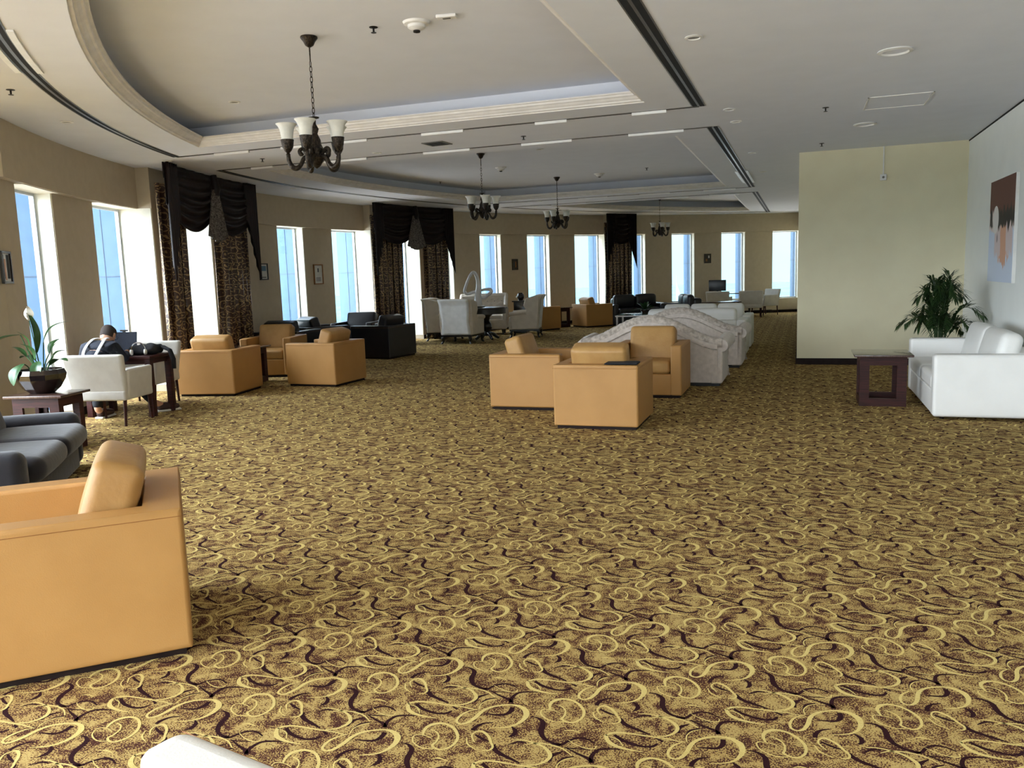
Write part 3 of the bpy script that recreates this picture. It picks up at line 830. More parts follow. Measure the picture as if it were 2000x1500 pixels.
for a in (-.14, .14): gf.box(a - .012, a + .012, -.15, .15, -.01, 0); gf.box(-.15, .15, a - .012, a + .012, -.01, 0)
gf.build('frame', 'slot_frame', o, smooth=False)
for k in range(6): MB().box(-.13, .13, -.115 + k * .045, -.095 + k * .045, -.008, 0).build('slat', 'dark_metal', o, smooth=False)
o = thing('access_hatch', (.95, 10.15, HC), 0, 'square white access hatch flush in the right of the ceiling', 'ceiling hatch')
hf = MB()
for a, b, c, d in ((-.32, .32, -.37, -.355), (-.32, .32, .355, .37), (-.32, -.305, -.37, .37), (.305, .32, -.37, .37)): hf.box(a, b, c, d, -.008, 0)
hf.build('frame', 'white_plastic', o, smooth=False)
MB().box(-.30, .30, -.35, .35, -.003, 0).build('panel', 'ceiling', o, smooth=False)

# ============================================================ furniture
# ---- cube armchair (origin centre of the base, faces +Y)
def cube_armchair(name, loc, deg, label, group, leather='tan', cush='tan_worn', Wd=.88, Dp=.88, H=.66, back_h=.30, pillow=True, soft=.02):
    o = thing(name, loc, face(deg), label, 'armchair', group)
    a = .135; z0 = .035
    MB().box(-Wd / 2 + .03, Wd / 2 - .03, -Dp / 2 + .03, Dp / 2 - .03, 0, z0 + .02).build('plinth', 'skirting', o, smooth=False)
    b_ = .16
    out = [(-Wd / 2, -Dp / 2), (Wd / 2, -Dp / 2), (Wd / 2, Dp / 2), (Wd / 2 - a, Dp / 2), (Wd / 2 - a, -Dp / 2 + b_), (-Wd / 2 + a, -Dp / 2 + b_), (-Wd / 2 + a, Dp / 2), (-Wd / 2, Dp / 2)]
    sh = MB().prism(out, z0, H).build('arms_and_back_shell', leather, o)
    bv = sh.modifiers.new('soft', 'BEVEL'); bv.width = soft; bv.segments = 5; bv.limit_method = 'ANGLE'
    e = .0012
    path = [(-Wd / 2 - e, Dp / 2 + e), (-Wd / 2 - e, -Dp / 2 - e), (Wd / 2 + e, -Dp / 2 - e), (Wd / 2 + e, Dp / 2 + e)]
    MB().tube([(x, y, H - .035) for x, y in path], .0016, 4).build('seam', 'seam', sh)
    MB().rbox((0, .08, (z0 + .30) / 2), (Wd - 2 * a + .01, Dp - .19, .30 - z0), .015, 2).build('seat_base', leather, o)
    MB().rbox((0, .11, .38), (Wd - 2 * a - .01, Dp - .26, .16), .05, 3, mid=5, bulge=(0, 0, .12)).build('seat_cushion', cush, o)
    if pillow:
        c = MB().rbox((0, 0, 0), (Wd - 2 * a - .02, .21, .46), .05, 3, mid=5, bulge=(0, .14, .03), T=T_(0, -Dp / 2 + .30, .625) @ Matrix.Rotation(D(18), 4, 'X'))
        co = c.build('back_cushion', cush, o)
    return o
GY = 'tan leather cube armchairs'
ch = cube_armchair('armchair', (-3.10, 2.75, 0), 222, 'large tan leather armchair in the left foreground, cropped by the frame', GY)
def at_c(cx, cy, deg, label, group=GY, src=ch): return dup(src, (cx, cy, 0), face(deg), label, group)
at_c(-1.965, 8.45, 90, 'tan armchair seen square from behind with a black folder on its back')
at_c(-3.06, 9.47, 0, 'tan armchair seen from its side, left of the one with the black folder')
at_c(-1.83, 10.58, 270, 'tan armchair facing the camera against the back of a pale camelback sofa')
at_c(-8.10, 9.92, 100, 'tan armchair with its back to us right against the nearest patterned curtain')
at_c(-7.0, 11.06, 178, 'tan armchair seen from its side in front of the black leather seats')
at_c(-8.62, 12.0, 285, 'tan armchair facing us between two others beside the nearest curtain')
at_c(-7.02, 22.2, 55, 'tan armchair far away right behind the white wingback chair')
at_c(-5.8, 23.5, 44, 'tan armchair far away just left of the farthest curtain')
GB = 'black leather cube armchairs'
bk = cube_armchair('leather_armchair', (-8.08, 14.95, 0), 172, 'black leather armchair seen from its side, nearest of the black group', GB, 'black_leather', 'black_leather', Wd=.95, Dp=.95)
dup(bk, (-9.35, 13.45, 0), face(95), 'black leather armchair seen from behind, left of the black group', GB)
dup(bk, (-9.5, 14.75, 0), face(60), 'black leather armchair half hidden in the middle of the black group', GB)
dup(bk, (-9.3, 16.1, 0), face(278), 'black leather armchair facing us with window light shining on its back cushion', GB)

# ---- folder on the armchair
o = thing('folder', (-1.70, 8.11, .668), D(2), 'flat black folder lying on the back of the nearest central armchair', 'folder')
MB().rbox((0, 0, .006), (.33, .22, .012), .004).build('cover', 'black_cloth', o)
MB().box(-.155, .155, -.10, .10, .012, .016).build('sheet', 'black_cloth', o)

# ---- wooden cube side tables
def side_table(loc, deg, label, W_=.6, D_=.66, H=.58, cat='side table'):
    o = thing('side_table', loc, D(deg), label, cat, 'dark wooden side tables')
    MB().rbox((0, 0, H - .012), (W_, D_, .024), .004, 2).build('table_top', 'wood_top', o)
    bw, bd, t = W_ - .12, D_ - .12, .10
    for s in (-1, 1):
        y = s * (bd / 2 - .02)
        p = MB(); p.box(-bw / 2, -bw / 2 + t, y - .02, y + .02, 0, H - .024); p.box(bw / 2 - t, bw / 2, y - .02, y + .02, 0, H - .024)
        p.box(-bw / 2 + t, bw / 2 - t, y - .02, y + .02, H - .12, H - .024); p.box(-bw / 2 + t, bw / 2 - t, y - .02, y + .02, 0, .09)
        p.build('frame_panel', 'wood', o, smooth=False)
    for s in (-1, 1):
        x = s * (bw / 2 - .02)
        p = MB(); y0, y1 = -bd / 2 + .04, bd / 2 - .04
        p.box(x - .02, x + .02, y0, y0 + .06, 0, H - .024); p.box(x - .02, x + .02, y1 - .06, y1, 0, H - .024)
        p.box(x - .02, x + .02, y0 + .06, y1 - .06, H - .12, H - .024); p.box(x - .02, x + .02, y0 + .06, y1 - .06, 0, .09)
        p.build('frame_panel', 'wood', o, smooth=False)
    return o
st = side_table((.86, 10.13, 0), 0, 'dark wooden side table with square cut-outs beside the white sofa')
ptab = dup(st, (-7.06, 6.06, 0), D(14), 'dark wooden side table carrying the black plant pot'); ptab.scale = (1, .72, 1)
dup(st, (-8.42, 10.92, 0), D(10), 'dark wooden side table wedged between the tan armchairs by the curtain')
dup(st, (-6.78, 23.3, 0), D(50), 'dark wooden side table between the two farthest tan armchairs')

# ---- white box sofa
def box_sofa(name, loc, deg, label, Wd, Dp, H=.66, n=2, mt='white_leather', zs=.42, group='white leather sofas'):
    o = thing(name, loc, face(deg), label, 'sofa', group)
    a = .17
    for sx in (-1, 1):
        for sy in (-1, 1): MB().lathe([(.02, 0), (.025, .05)], 10, T_(sx * (Wd / 2 - .1), sy * (Dp / 2 - .1), 0)).build('foot', 'wood_black', o)
    for s in (-1, 1): MB().rbox((s * (Wd / 2 - a / 2), 0, (H + .03) / 2), (a, Dp, H - .03), .035, 3, mid=4, bulge=(.04, 0, 0)).build('armrest', mt, o)
    MB().rbox((0, -Dp / 2 + .12, (H + .03) / 2), (Wd - 2 * a + .02, .24, H - .03), .03, 3).build('backrest', mt, o)
    MB().rbox((0, .1, .16), (Wd - 2 * a + .01, Dp - .22, .25), .02, 2).build('seat_base', mt, o)
    w1 = (Wd - 2 * a) / n
    for k in range(n):
        x = -Wd / 2 + a + w1 * (k + .5)
        MB().rbox((x, .12, .36), (w1 - .008, Dp - .24, .17), .05, 3, mid=5, bulge=(0, 0, .14)).build('seat_cushion', mt, o)
        MB().rbox((0, 0, 0), (w1 - .01, .2, .46), .07, 3, mid=6, bulge=(0, .3, .05), T=T_(x, -Dp / 2 + .30, .63) @ Matrix.Rotation(D(14), 4, 'X')).build('back_cushion', mt, o)
    return o
box_sofa('sofa', (1.745, 10.13, 0), 180, 'white leather two-seat sofa against the right wall under the painting', 2.1, .98)
box_sofa('sofa', (-1.9, 17.05, 0), 270, 'white three-seat sofa far back facing us, its cushion tops above the camelback sofas', 1.95, .95, n=3)
box_sofa('sofa', (-1.9, 15.5, 0), 90, 'white sofa seen from behind between the camelback sofas and the farther white sofa', 1.95, .95, n=2)
cube_armchair('leather_armchair', (-.88, .72, 0), 168.5, 'white leather armchair corner at the bottom edge of the photo', 'white leather armchairs', 'white_leather', 'white_leather', pillow=False, soft=.06).location = (-.93, .82, 0)

# ---- velvet lounge sofa
def lounge_sofa(loc, deg):
    o = thing('lounge_sofa', loc, face(deg), 'low charcoal velvet sofa at the left edge with two seat cushions', 'sofa')
    W_, Dp, H = 2.0, .95, .50
    for s in (-1, 1):
        MB().rbox((s * (W_ / 2 - .1), 0, H / 2 + .01), (.2, Dp, H - .02), .09, 4, mid=4, bulge=(.05, 0, .02)).build('armrest', 'velvet', o)
    MB().rbox((0, -Dp / 2 + .1, .33), (W_ - .36, .2, .62), .08, 3).build('backrest', 'velvet', o)
    MB().rbox((0, .06, .13), (W_ - .38, Dp - .14, .24), .03, 2).build('seat_base', 'velvet', o)
    for s in (-1, 1):
        MB().rbox((s * .40, .14, .325), (.80, Dp - .12, .19), .085, 4, mid=8, bulge=(0, .05, .32)).build('seat_cushion', 'velvet', o)
        MB().rbox((0, 0, 0), (.78, .2, .42), .08, 3, mid=5, bulge=(0, .3, 0), T=T_(s * .4, -.2, .56) @ Matrix.Rotation(D(16), 4, 'X')).build('back_cushion', 'velvet', o)
    return o
lounge_sofa((-5.98, 4.56, 0), 36.5)

# ---- camelback sofas, back towards the camera
def camelback(loc, deg, label):
    o = thing('camelback_sofa', loc, face(deg), label, 'sofa', 'pale camelback sofas')
    W_, Dp = 1.98, .92
    def crest(x):
        u = min(1, abs(x) / (W_ / 2 - .02)); return .62 + .31 * (.5 + .5 * math.cos(PI * min(1, u ** 1.0)))
    # outside back, a curved slab following the crest
    b = MB(); nx = 40; y0 = -Dp / 2
    for yy, yb in ((0, .0), (.16, .16)): pass
    xs = [-(W_ / 2 - .08) + (W_ - .16) * i / nx for i in range(nx + 1)]
    vs = []; fs = []
    for x in xs:
        t = crest(x) - .05; lean = .05
        vs += [(x, y0 + .06, .05), (x, y0, t), (x, y0 + .17, t + .01), (x, y0 + .24, .25), (x, y0 + .24, .05)]
    for i in range(nx):
        for k in range(5):
            k2 = (k + 1) % 5; fs.append((5 * i + k, 5 * i + k2, 5 * i + 5 + k2, 5 * i + 5 + k))
    fs += [(0, 1, 2, 3, 4), tuple(5 * nx + k for k in (4, 3, 2, 1, 0))]
    b.add(vs, fs).build('backrest', 'damask', o)
    # ruched crest roll
    pts = []; rd = []
    n = 120
    for i in range(n + 1):
        x = -(W_ / 2 - .02) + (W_ - .04) * i / n; u = abs(x) / (W_ / 2)
        pts.append((x, y0 + .085 + .0 * u, crest(x) - .03)); rd.append((.080 + .003 * math.sin(i * 1.1) + .002 * math.sin(i * 2.3)) * (1 - .1 * u))
    MB().tube(pts, rd, 14).build('crest_roll', 'damask_trim', o)
    pts = [(x, y0 - .006, crest(x) - .115) for x in xs]
    MB().tube(pts, .009, 6).build('piping', 'damask_trim', o)
    for s in (-1, 1):
        # rolled scroll arms with gathered fronts
        x = s * (W_ / 2 - .03)
        MB().tube([(x, y0 + .05, .555), (x + s * .01, y0 + .4, .57), (x + s * .015, Dp / 2 - .04, .575), (x + s * .015, Dp / 2, .575)], [.085, .1, .105, .07], 18).build('arm_roll', 'damask', o)
        MB().rbox((s * (W_ / 2 - .10), .02, .30), (.17, Dp - .06, .52), .03, 2, fn=lambda p: (p[0], p[1], p[2])).build('armrest', 'damask', o)
        pts = [(s * (W_ / 2 - .015) - s * .03 * math.sin(t * PI), Dp / 2 - .02, .5 - .45 * t) for t in [i / 12 for i in range(13)]]
        MB().tube(pts, [.03 + .006 * math.sin(i * 2.2) for i in range(13)], 10).build('arm_facing', 'damask_trim', o)
        pts = [(s * (W_ / 2 + .005), y0 + .06 + .0 * t, .08 + .45 * t) for t in [i / 12 for i in range(13)]]
    MB().rbox((0, .06, .16), (W_ - .3, Dp - .2, .24), .03, 2).build('seat_base', 'damask', o)
    for k in (-1, 0, 1):
        MB().rbox((k * .54, .12, .36), (.535, Dp - .3, .17), .06, 3, mid=5, bulge=(0, 0, .2)).build('seat_cushion', 'damask', o)
    MB().box(-W_ / 2 + .06, W_ / 2 - .06, -Dp / 2 + .09, Dp / 2 - .06, 0, .055).build('plinth', 'wood_black', o, smooth=False)
    return o
cs = camelback((-1.97, 11.66, 0), 90, 'pale damask camelback sofa seen from behind, the nearer of two')
dup(cs, (-1.86, 13.78, 0), face(90), 'pale damask camelback sofa seen from behind, the farther of two')

# ---- wingback chairs
def wingback(loc, deg, label, back_mat='white_cloth'):
    o = thing('wingback_chair', loc, face(deg), label, 'armchair', 'ivory wingback chairs round the black table')
    W_, Dp, H = .74, .74, 1.06
    for sx in (-1, 1):
        for sy in (-1, 1):
            x, y = sx * (W_ / 2 - .07), sy * (Dp / 2 - .08)
            MB().tube([(x, y, .2), (x + sx * .02, y + sy * .02, .13), (x + sx * .01, y + sy * .01, .06), (x + sx * .04, y + sy * .04, .0)], [.035, .035, .02, .024], 10).build('leg', 'wood_black', o)
    MB().box(-W_ / 2 + .02, W_ / 2 - .02, -Dp / 2 + .04, Dp / 2 - .03, .17, .21).build('seat_rail', 'wood_black', o, smooth=False)
    MB().rbox((0, .02, .32), (W_ - .02, Dp - .06, .23), .03, 2).build('seat_base', 'tuft', o)
    MB().rbox((0, .09, .47), (W_ - .16, Dp - .2, .12), .04, 3, mid=4, bulge=(0, 0, .25)).build('seat_cushion', 'tuft', o)
    def waist(p):   # slightly narrowed waist, scrolled top
        z = p[2]; k = 1 - .07 * math.exp(-((z + .12) / .16) ** 2) + .05 * math.exp(-((z - .36) / .08) ** 2)
        return (p[0] * k, p[1] - .04 * (z / .4) * 1.0 - (.05 * max(0, z - .3) / .1 if p[1] < 0 else 0), z)
    MB().rbox((0, -Dp / 2 + .1, .64), (W_ - .04, .15, .84), .04, 3, mid=12, fn=waist).build('backrest', 'tuft', o)
    MB().grid(lambda u, v: ((u - .5) * (W_ - .07) * (1 - .07 * math.exp(-((v * .8 - .4 + .12) / .16) ** 2) + .05 * math.exp(-((v * .8 - .4 - .36) / .08) ** 2)), -Dp / 2 + .018 - .04 * ((v * .8 - .4) / .4) - .05 * max(0, v * .8 - .7) / .1 - .004, .22 + v * .83), 10, 20).build('back_panel', back_mat, o, solid=.006)
    for s in (-1, 1):
        out = [(-Dp / 2 + .08, .22), (-Dp / 2 + .02, 1.03), (-Dp / 2 + .12, 1.05), (-Dp / 2 + .34, .98), (-Dp / 2 + .38, .80), (-Dp / 2 + .30, .66), (Dp / 2 - .10, .62), (Dp / 2 - .05, .56), (Dp / 2 - .08, .22)]
        w_ = MB().prism(out, -.04, .04, T=T_(s * (W_ / 2 - .03), 0, 0) @ Matrix(((0, 0, 1, 0), (1, 0, 0, 0), (0, 1, 0, 0), (0, 0, 0, 1))))
        wo_ = w_.build('wing', 'tuft', o)
        bv = wo_.modifiers.new('soft', 'BEVEL'); bv.width = .018; bv.segments = 3
        MB().tube([(s * (W_ / 2 - .02), -.05, .63), (s * (W_ / 2 - .02), Dp / 2 - .04, .60)], [.05, .055], 12).build('arm_roll', 'tuft', o)
    for k in range(3):
        for j in range(4):
            MB().rbox(((k - 1) * .2 + (.1 if j % 2 else 0) - .05, -Dp / 2 + .185 - .03 * (j * .12 - .1), .60 + j * .11), (.02, .012, .02), .005, 1).build('button', 'button', o)
    return o
wb = wingback((-7.66, 18.1, 0), 88, 'ivory wingback chair with its white panelled back towards the camera')
wb.scale = (1.12, 1.12, 1)
dup(wb, (-8.5, 18.95, 0), face(10), 'ivory wingback chair half hidden behind the one with the white back')
dup(wb, (-6.62, 19.82, 0), face(192), 'ivory wingback chair at the right of the round black table')
# tufted settee behind the table
def tufted(loc, deg, label):
    o = thing('tufted_settee', loc, face(deg), label, 'settee')
    W_, Dp = 1.3, .75
    for sx in (-1, 1):
        for sy in (-1, 1): MB().lathe([(.03, 0), (.02, .03), (.035, .14)], 10, T_(sx * (W_ / 2 - .1), sy * (Dp / 2 - .1), 0)).build('leg', 'wood_black', o)
    MB().rbox((0, 0, .28), (W_, Dp, .28), .04, 2).build('seat_base', 'tuft', o)
    MB().rbox((0, .06, .46), (W_ - .2, Dp - .2, .12), .04, 3, mid=4, bulge=(0, 0, .2)).build('seat_cushion', 'tuft', o)
    def q(u, v):
        x = (u - .5) * (W_ - .1); z = .45 + v * .58
        dimp = .03 * abs(math.sin(u * 7 * PI + (v * 4) * PI / 1) * math.sin(v * 4 * PI))
        return (x, -Dp / 2 + .14 + dimp - .07 * v, z)
    MB().grid(q, 56, 28).build('tufted_front', 'tuft', o, solid=.02)
    MB().rbox((0, -Dp / 2 + .05, .66), (W_ - .06, .12, .78), .03, 2).build('backrest', 'tuft', o)
    MB().tube([(-W_ / 2 + .02, -Dp / 2 + .03, 1.04), (W_ / 2 - .02, -Dp / 2 + .03, 1.04)], .055, 12).build('top_roll', 'tuft', o)
    for s in (-1, 1):
        MB().rbox((s * (W_ / 2 - .04), 0, .55), (.1, Dp, .35), .03, 2).build('armrest', 'tuft', o)
        pts = [(s * (W_ / 2 - .04), -Dp / 2 + .0 + .05 * math.cos(t) * t / 6, 1.0 + .05 * math.sin(t) * t / 6) for t in [i * .5 for i in range(12)]]
        MB().tube([(s * (W_ / 2 - .03), Dp / 2 - .02, .74), (s * (W_ / 2 - .03), 0, .76), (s * (W_ / 2 - .04), -Dp / 2 + .08, .98), (s * (W_ / 2 - .05), -Dp / 2 + .02, 1.05)], .06, 14).build('arm_roll', 'tuft', o)
    for j in range(3):
        for k in range(6):
            MB().rbox((-.5 + k * .2 + (.1 if j % 2 else 0), -Dp / 2 + .19 - .02 * j, .58 + j * .15), (.025, .014, .025), .006, 1).build('button', 'button', o)
    return o
tufted((-8.15, 20.75, 0), 285, 'ivory button-tufted settee behind the round black table')

# ---- round black table, sculpture, vase stand
o = thing('round_table', (-7.40, 19.05, 0), 0, 'round black pedestal table between the ivory wingback chairs', 'table')
MB().lathe([(0, .80), (.51, .80), (.53, .79), (.53, .77), (.51, .76), (0, .76)], 48).build('table_top', 'wood_black', o)
MB().lathe([(.49, .76), (.49, .64), (.47, .64), (.47, .76)], 48).build('apron', 'wood_black', o)
MB().lathe([(.0, .70), (.14, .68), (.16, .62), (.09, .56), (.07, .46), (.12, .38), (.13, .28), (.08, .2), (.12, .12), (.16, .1), (0, .1)], 28).build('pedestal', 'wood_black', o)
for k in range(4):
    a = PI / 4 + k * PI / 2
    MB().tube([(.05 * math.cos(a), .05 * math.sin(a), .16), (.18 * math.cos(a), .18 * math.sin(a), .12), (.28 * math.cos(a), .28 * math.sin(a), .04), (.32 * math.cos(a), .32 * math.sin(a), .03)], [.05, .045, .035, .03], 10).build('foot', 'wood_black', o)
o = thing('sculpture', (-7.62, 19.0, .80), D(20), 'white looping abstract sculpture on the round black table', 'sculpture')
MB().lathe([(0, 0), (.2, 0), (.2, .03), (0, .03)], 32).build('base', 'wood_black', o)
def cat(pts, n=6):
    out = []
    for i in range(len(pts) - 1):
        p0, p1, p2, p3 = [Vector(pts[max(0, min(len(pts) - 1, i + k))]) for k in (-1, 0, 1, 2)]
        for k in range(n):
            t = k / n; out.append(.5 * ((2 * p1) + (-p0 + p2) * t + (2 * p0 - 5 * p1 + 4 * p2 - p3) * t * t + (-p0 + 3 * p1 - 3 * p2 + p3) * t ** 3))
    out.append(Vector(pts[-1])); return out
def rads(r, n=6):
    out = []
    for a, b in zip(r, r[1:]): out += [a + (b - a) * k / n for k in range(n)]
    return out + [r[-1]]
lp = [(.02, 0, .03), (.03, 0, .2), (.04, 0, .38), (.05, .02, .52), (.04, .02, .68), (-.01, 0, .83), (-.08, -.01, .86), (-.18, -.02, .72), (-.27, -.02, .5), (-.29, -.01, .40), (-.22, 0, .34), (-.08, .01, .38), (.06, .02, .40)]
MB().tube(cat(lp), rads([.11, .09, .075, .06, .045, .04, .038, .034, .034, .036, .036, .036, .03]), 14).build('tall_loop', 'sculpt', o)
lp = [(.02, .02, .40), (.12, .02, .42), (.24, .02, .44), (.34, .02, .43), (.36, .02, .37), (.28, .02, .30), (.18, .02, .22), (.10, .02, .26)]
MB().tube(cat(lp), rads([.03, .03, .035, .045, .045, .04, .03, .02]), 12, flat=1.0).build('small_loop', 'sculpt', o)

def stand_table(loc, label):
    o = thing('pedestal_stand', loc, D(10), label, 'stand')
    MB().rbox((0, 0, .86), (.42, .42, .03), .006, 2).build('table_top', 'wood_black', o)
    MB().rbox((0, 0, .44), (.34, .34, .81), .008, 2).build('body', 'wood_black', o)
    MB().rbox((0, 0, .02), (.38, .38, .04), .006, 2).build('plinth', 'wood_black', o)
stand_table((-7.22, 21.2, 0), 'black box stand behind the right wingback chair')
o = thing('vase', (-7.22, 21.2, .876), 0, 'dark round vase on the black stand behind the wingback chair', 'vase'); o.scale = (.62, .62, .62)
MB().lathe([(0, 0), (.09, 0), (.11, .03), (.16, .12), (.165, .2), (.13, .28), (.10, .3), (.11, .33), (.10, .335), (.09, .3), (0, .29)], 28).build('body', 'pot', o)
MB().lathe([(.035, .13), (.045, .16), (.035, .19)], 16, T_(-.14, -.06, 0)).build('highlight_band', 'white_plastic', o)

# ---- glass table with plant, far black sofas
def glass_table(loc, deg, label):
    o = thing('glass_table', loc, D(deg), label, 'coffee table')
    MB().rbox((0, 0, .44), (1.15, 1.15, .02), .006, 2).build('glass_top', 'table_glass', o)
    for s in (-1, 1):
        MB().box(s * .575 - .02, s * .575 + .02, -.6, .6, .42, .455).build('rim', 'chrome', o, smooth=False)
        MB().box(-.555, .555, s * .58 - .02, s * .58 + .02, .42, .455).build('rim', 'chrome', o, smooth=False)
        for t in (-1, 1): MB().box(s * .55 - .025, s * .55 + .025, t * .55 - .025, t * .55 + .025, 0, .42).build('leg', 'chrome', o, smooth=False)
    MB().box(-.5, .5, -.5, .5, .12, .14).build('shelf', 'table_glass', o, smooth=False)
    return o
glass_table((-3.95, 21.3, 0), 4, 'glass and metal coffee table with green plants behind the camelback sofas')
def leafy(name, loc, label, n, L, matn='leaf', wid=.06, pot=(.12, .12), seed=1, pm='pot', spread=1.0):
    rr = random.Random(seed)
    o = thing(name, loc, 0, label, 'potted plant')
    pr, ph = pot
    MB().lathe([(0, 0), (pr * .7, 0), (pr, ph * .8), (pr * .97, ph), (pr * .9, ph), (pr * .88, ph * .85), (0, ph * .85)], 24).build('pot', pm, o)
    for k in range(n):
        a = 2 * PI * k / n + rr.uniform(-.3, .3); el = rr.uniform(.3, 1.1); ln = L * rr.uniform(.6, 1)
        d = Vector((math.cos(a), math.sin(a), 0)); sd = Vector((-math.sin(a), math.cos(a), 0))
        def lf(u, v, d=d, sd=sd, el=el, ln=ln):
            r = ln * v * math.cos(el) * spread; z = ph * .85 + ln * v * math.sin(el) - ln * .35 * v * v * (1.3 - el * .7)
            w_ = wid * math.sin(PI * min(1, v * .92 + .08)) ** .8 * (u - .5) * 2 if v < 1 else 0
            return d * r + sd * w_ + Vector((0, 0, z + abs(u - .5) * wid * .5))
        MB().grid(lf, 4, 10).build('leaf', matn, o)
    return o
leafy('potted_plant', (-3.85, 21.3, .456), 'low green potted plant on the glass coffee table', 16, .38, seed=3, wid=.05)
leafy('potted_plant', (-9.2, 12.72, .0), 'small green plant tops showing behind the tan armchair by the curtain', 14, .5, seed=5, wid=.045, pot=(.14, .35), pm='wood_black')
def black_sofa(loc, deg, label, W_=1.7):
    o = thing('leather_sofa', loc, face(deg), label, 'sofa', 'far black leather sofas')
    Dp, H, a = .9, .62, .18
    MB().rbox((0, 0, .17), (W_, Dp, .3), .03, 2).build('seat_base', 'black_leather', o)
    for s in (-1, 1): MB().rbox((s * (W_ / 2 - a / 2), 0, .33), (a, Dp, .58), .06, 3).build('armrest', 'black_leather', o)
    MB().rbox((0, -Dp / 2 + .12, .42), (W_ - 2 * a, .24, .72), .07, 3).build('backrest', 'black_leather', o)
    for s in (-1, 1):
        MB().rbox((s * (W_ - 2 * a) / 4, .1, .40), ((W_ - 2 * a) / 2 - .01, Dp - .3, .17), .06, 3, mid=4, bulge=(0, 0, .2)).build('seat_cushion', 'black_leather', o)
        MB().rbox((s * (W_ - 2 * a) / 4, -Dp / 2 + .3, .68), ((W_ - 2 * a) / 2 - .01, .2, .38), .08, 3, mid=4, bulge=(0, .3, .1)).build('back_cushion', 'black_leather', o)
black_sofa((-4.65, 24.3, 0), 300, 'black leather sofa beside the farthest curtain')
black_sofa((-3.2, 23.3, 0), 200, 'black leather sofa below the window with the sail-shaped tower', 1.6)
o = thing('low_table', (-2.35, 24.4, 0), D(15), 'low dark table catching light right of the far black sofas', 'table')
MB().rbox((0, 0, .60), (1.3, .8, .03), .006, 2).build('table_top', 'wood_top', o)
for sx in (-1, 1):
    for sy in (-1, 1): MB().rbox((sx * .58, sy * .33, .29), (.06, .06, .58), .008, 2).build('leg', 'wood_black', o)

# ---- tub chairs
def tub_chair(loc, deg, label, W_=.70, Dp=.62, H=.84, group='cream tub chairs'):
    o = thing('tub_chair', loc, face(deg), label, 'chair', group)
    for sx in (-1, 1):
        for sy in (-1, 1):
            x, y = sx * (W_ / 2 - .05), sy * (Dp / 2 - .06)
            MB().tube([(x, y, .34), (x + sx * .0, y + (sy * .03), .0)], [.026, .017], 4).build('leg', 'wood', o)
    MB().rbox((0, 0, .36), (W_ - .03, Dp - .02, .12), .025, 2).build('seat_base', 'linen', o)
    MB().rbox((0, .06, .46), (W_ - .16, Dp - .16, .11), .04, 3, mid=4, bulge=(0, 0, .2)).build('seat_cushion', 'linen', o)
    MB().rbox((0, -Dp / 2 + .03, .575), (W_, .09, H - .31), .035, 3, mid=5, fn=lambda p: (p[0] * (1 + .06 * (p[2] / .27)), p[1] - .05 * (p[2] / .27), p[2])).build('backrest', 'linen', o)
    for s in (-1, 1):
        def slope(p, s=s):
            t = (p[1] + Dp / 2) / Dp
            top = .17 - .02 * t
            return (p[0] + s * .012 * (p[2] / .17), p[1], p[2] if p[2] < 0 else p[2])
        MB().rbox((s * (W_ / 2 - .035), .02, .48), (.075, Dp - .1, .36), .03, 3, mid=4, fn=slope).build('armrest', 'linen', o)
    return o
tb = tub_chair((-7.70, 7.50, 0), 103, 'cream tub chair at the left with a person sitting in it')
dup(tb, (-8.4, 8.75, 0), face(280), 'cream tub chair on the far side of the dark desk by the curtain')
dup(tb, (-2.48, 26.9, 0), face(85), 'cream tub chair far away seen from behind, left of the pair')
dup(tb, (-1.52, 26.9, 0), face(95), 'cream tub chair far away seen from behind, right of the pair')
dup(tb, (-1.15, 28.1, 0), face(220), 'cream tub chair far away turned sideways with light on its inner back')
o = thing('far_desk', (-2.2, 27.75, 0), 0, 'dark desk far away in front of the windows behind the cream chairs', 'desk')
MB().rbox((0, 0, .735), (1.3, .6, .03), .005, 2).build('table_top', 'wood_black', o)
for s in (-1, 1): MB().rbox((s * .6, 0, .36), (.05, .55, .72), .006, 2).build('side_panel', 'wood_black', o)
o = thing('monitor', (-2.62, 27.72, .75), D(3), 'black monitor standing on the far dark desk', 'monitor')
MB().rbox((0, 0, .25), (.55, .03, .36), .01, 2).build('screen', 'screen', o)
MB().rbox((0, .02, .06), (.06, .03, .12), .006, 2).build('stand_neck', 'screen', o)
MB().rbox((0, .01, .006), (.24, .18, .012), .004, 2).build('stand_base', 'screen', o)

# ---- desk by the window with laptop, bag, headphones
o = thing('desk', (-7.98, 8.06, 0), D(12), 'dark wooden desk beside the curtain where the person sits', 'desk')
MB().rbox((0, 0, .735), (.92, .54, .035), .006, 2).build('table_top', 'wood', o)
MB().box(-.41, .41, -.22, .22, .65, .718).build('apron', 'wood', o, smooth=False)
for sx in (-1, 1):
    for sy in (-1, 1): MB().rbox((sx * .41, sy * .22, .36), (.075, .075, .72), .006, 2).build('leg', 'wood', o)
o = thing('laptop', (-8.1, 7.96, .753), D(15), 'open dark laptop standing on the desk beside the person', 'laptop')
MB().rbox((0, .1, .009), (.37, .26, .018), .004, 2).build('keyboard_base', 'screen', o)
MB().rbox((0, 0, 0), (.37, .012, .26), .005, 2, T=T_(0, .235, .145) @ Matrix.Rotation(D(-10), 4, 'X')).build('screen_lid', 'navy', o)
o = thing('webcam', (-8.16, 8.22, 1.025), D(15), 'small dark clip-on camera on top of the laptop lid', 'camera')
MB().rbox((0, 0, .02), (.10, .03, .02), .008, 2).build('body', 'dark_metal', o)
MB().rbox((0, 0, .0), (.04, .02, .03), .006, 2).build('clip', 'dark_metal', o)
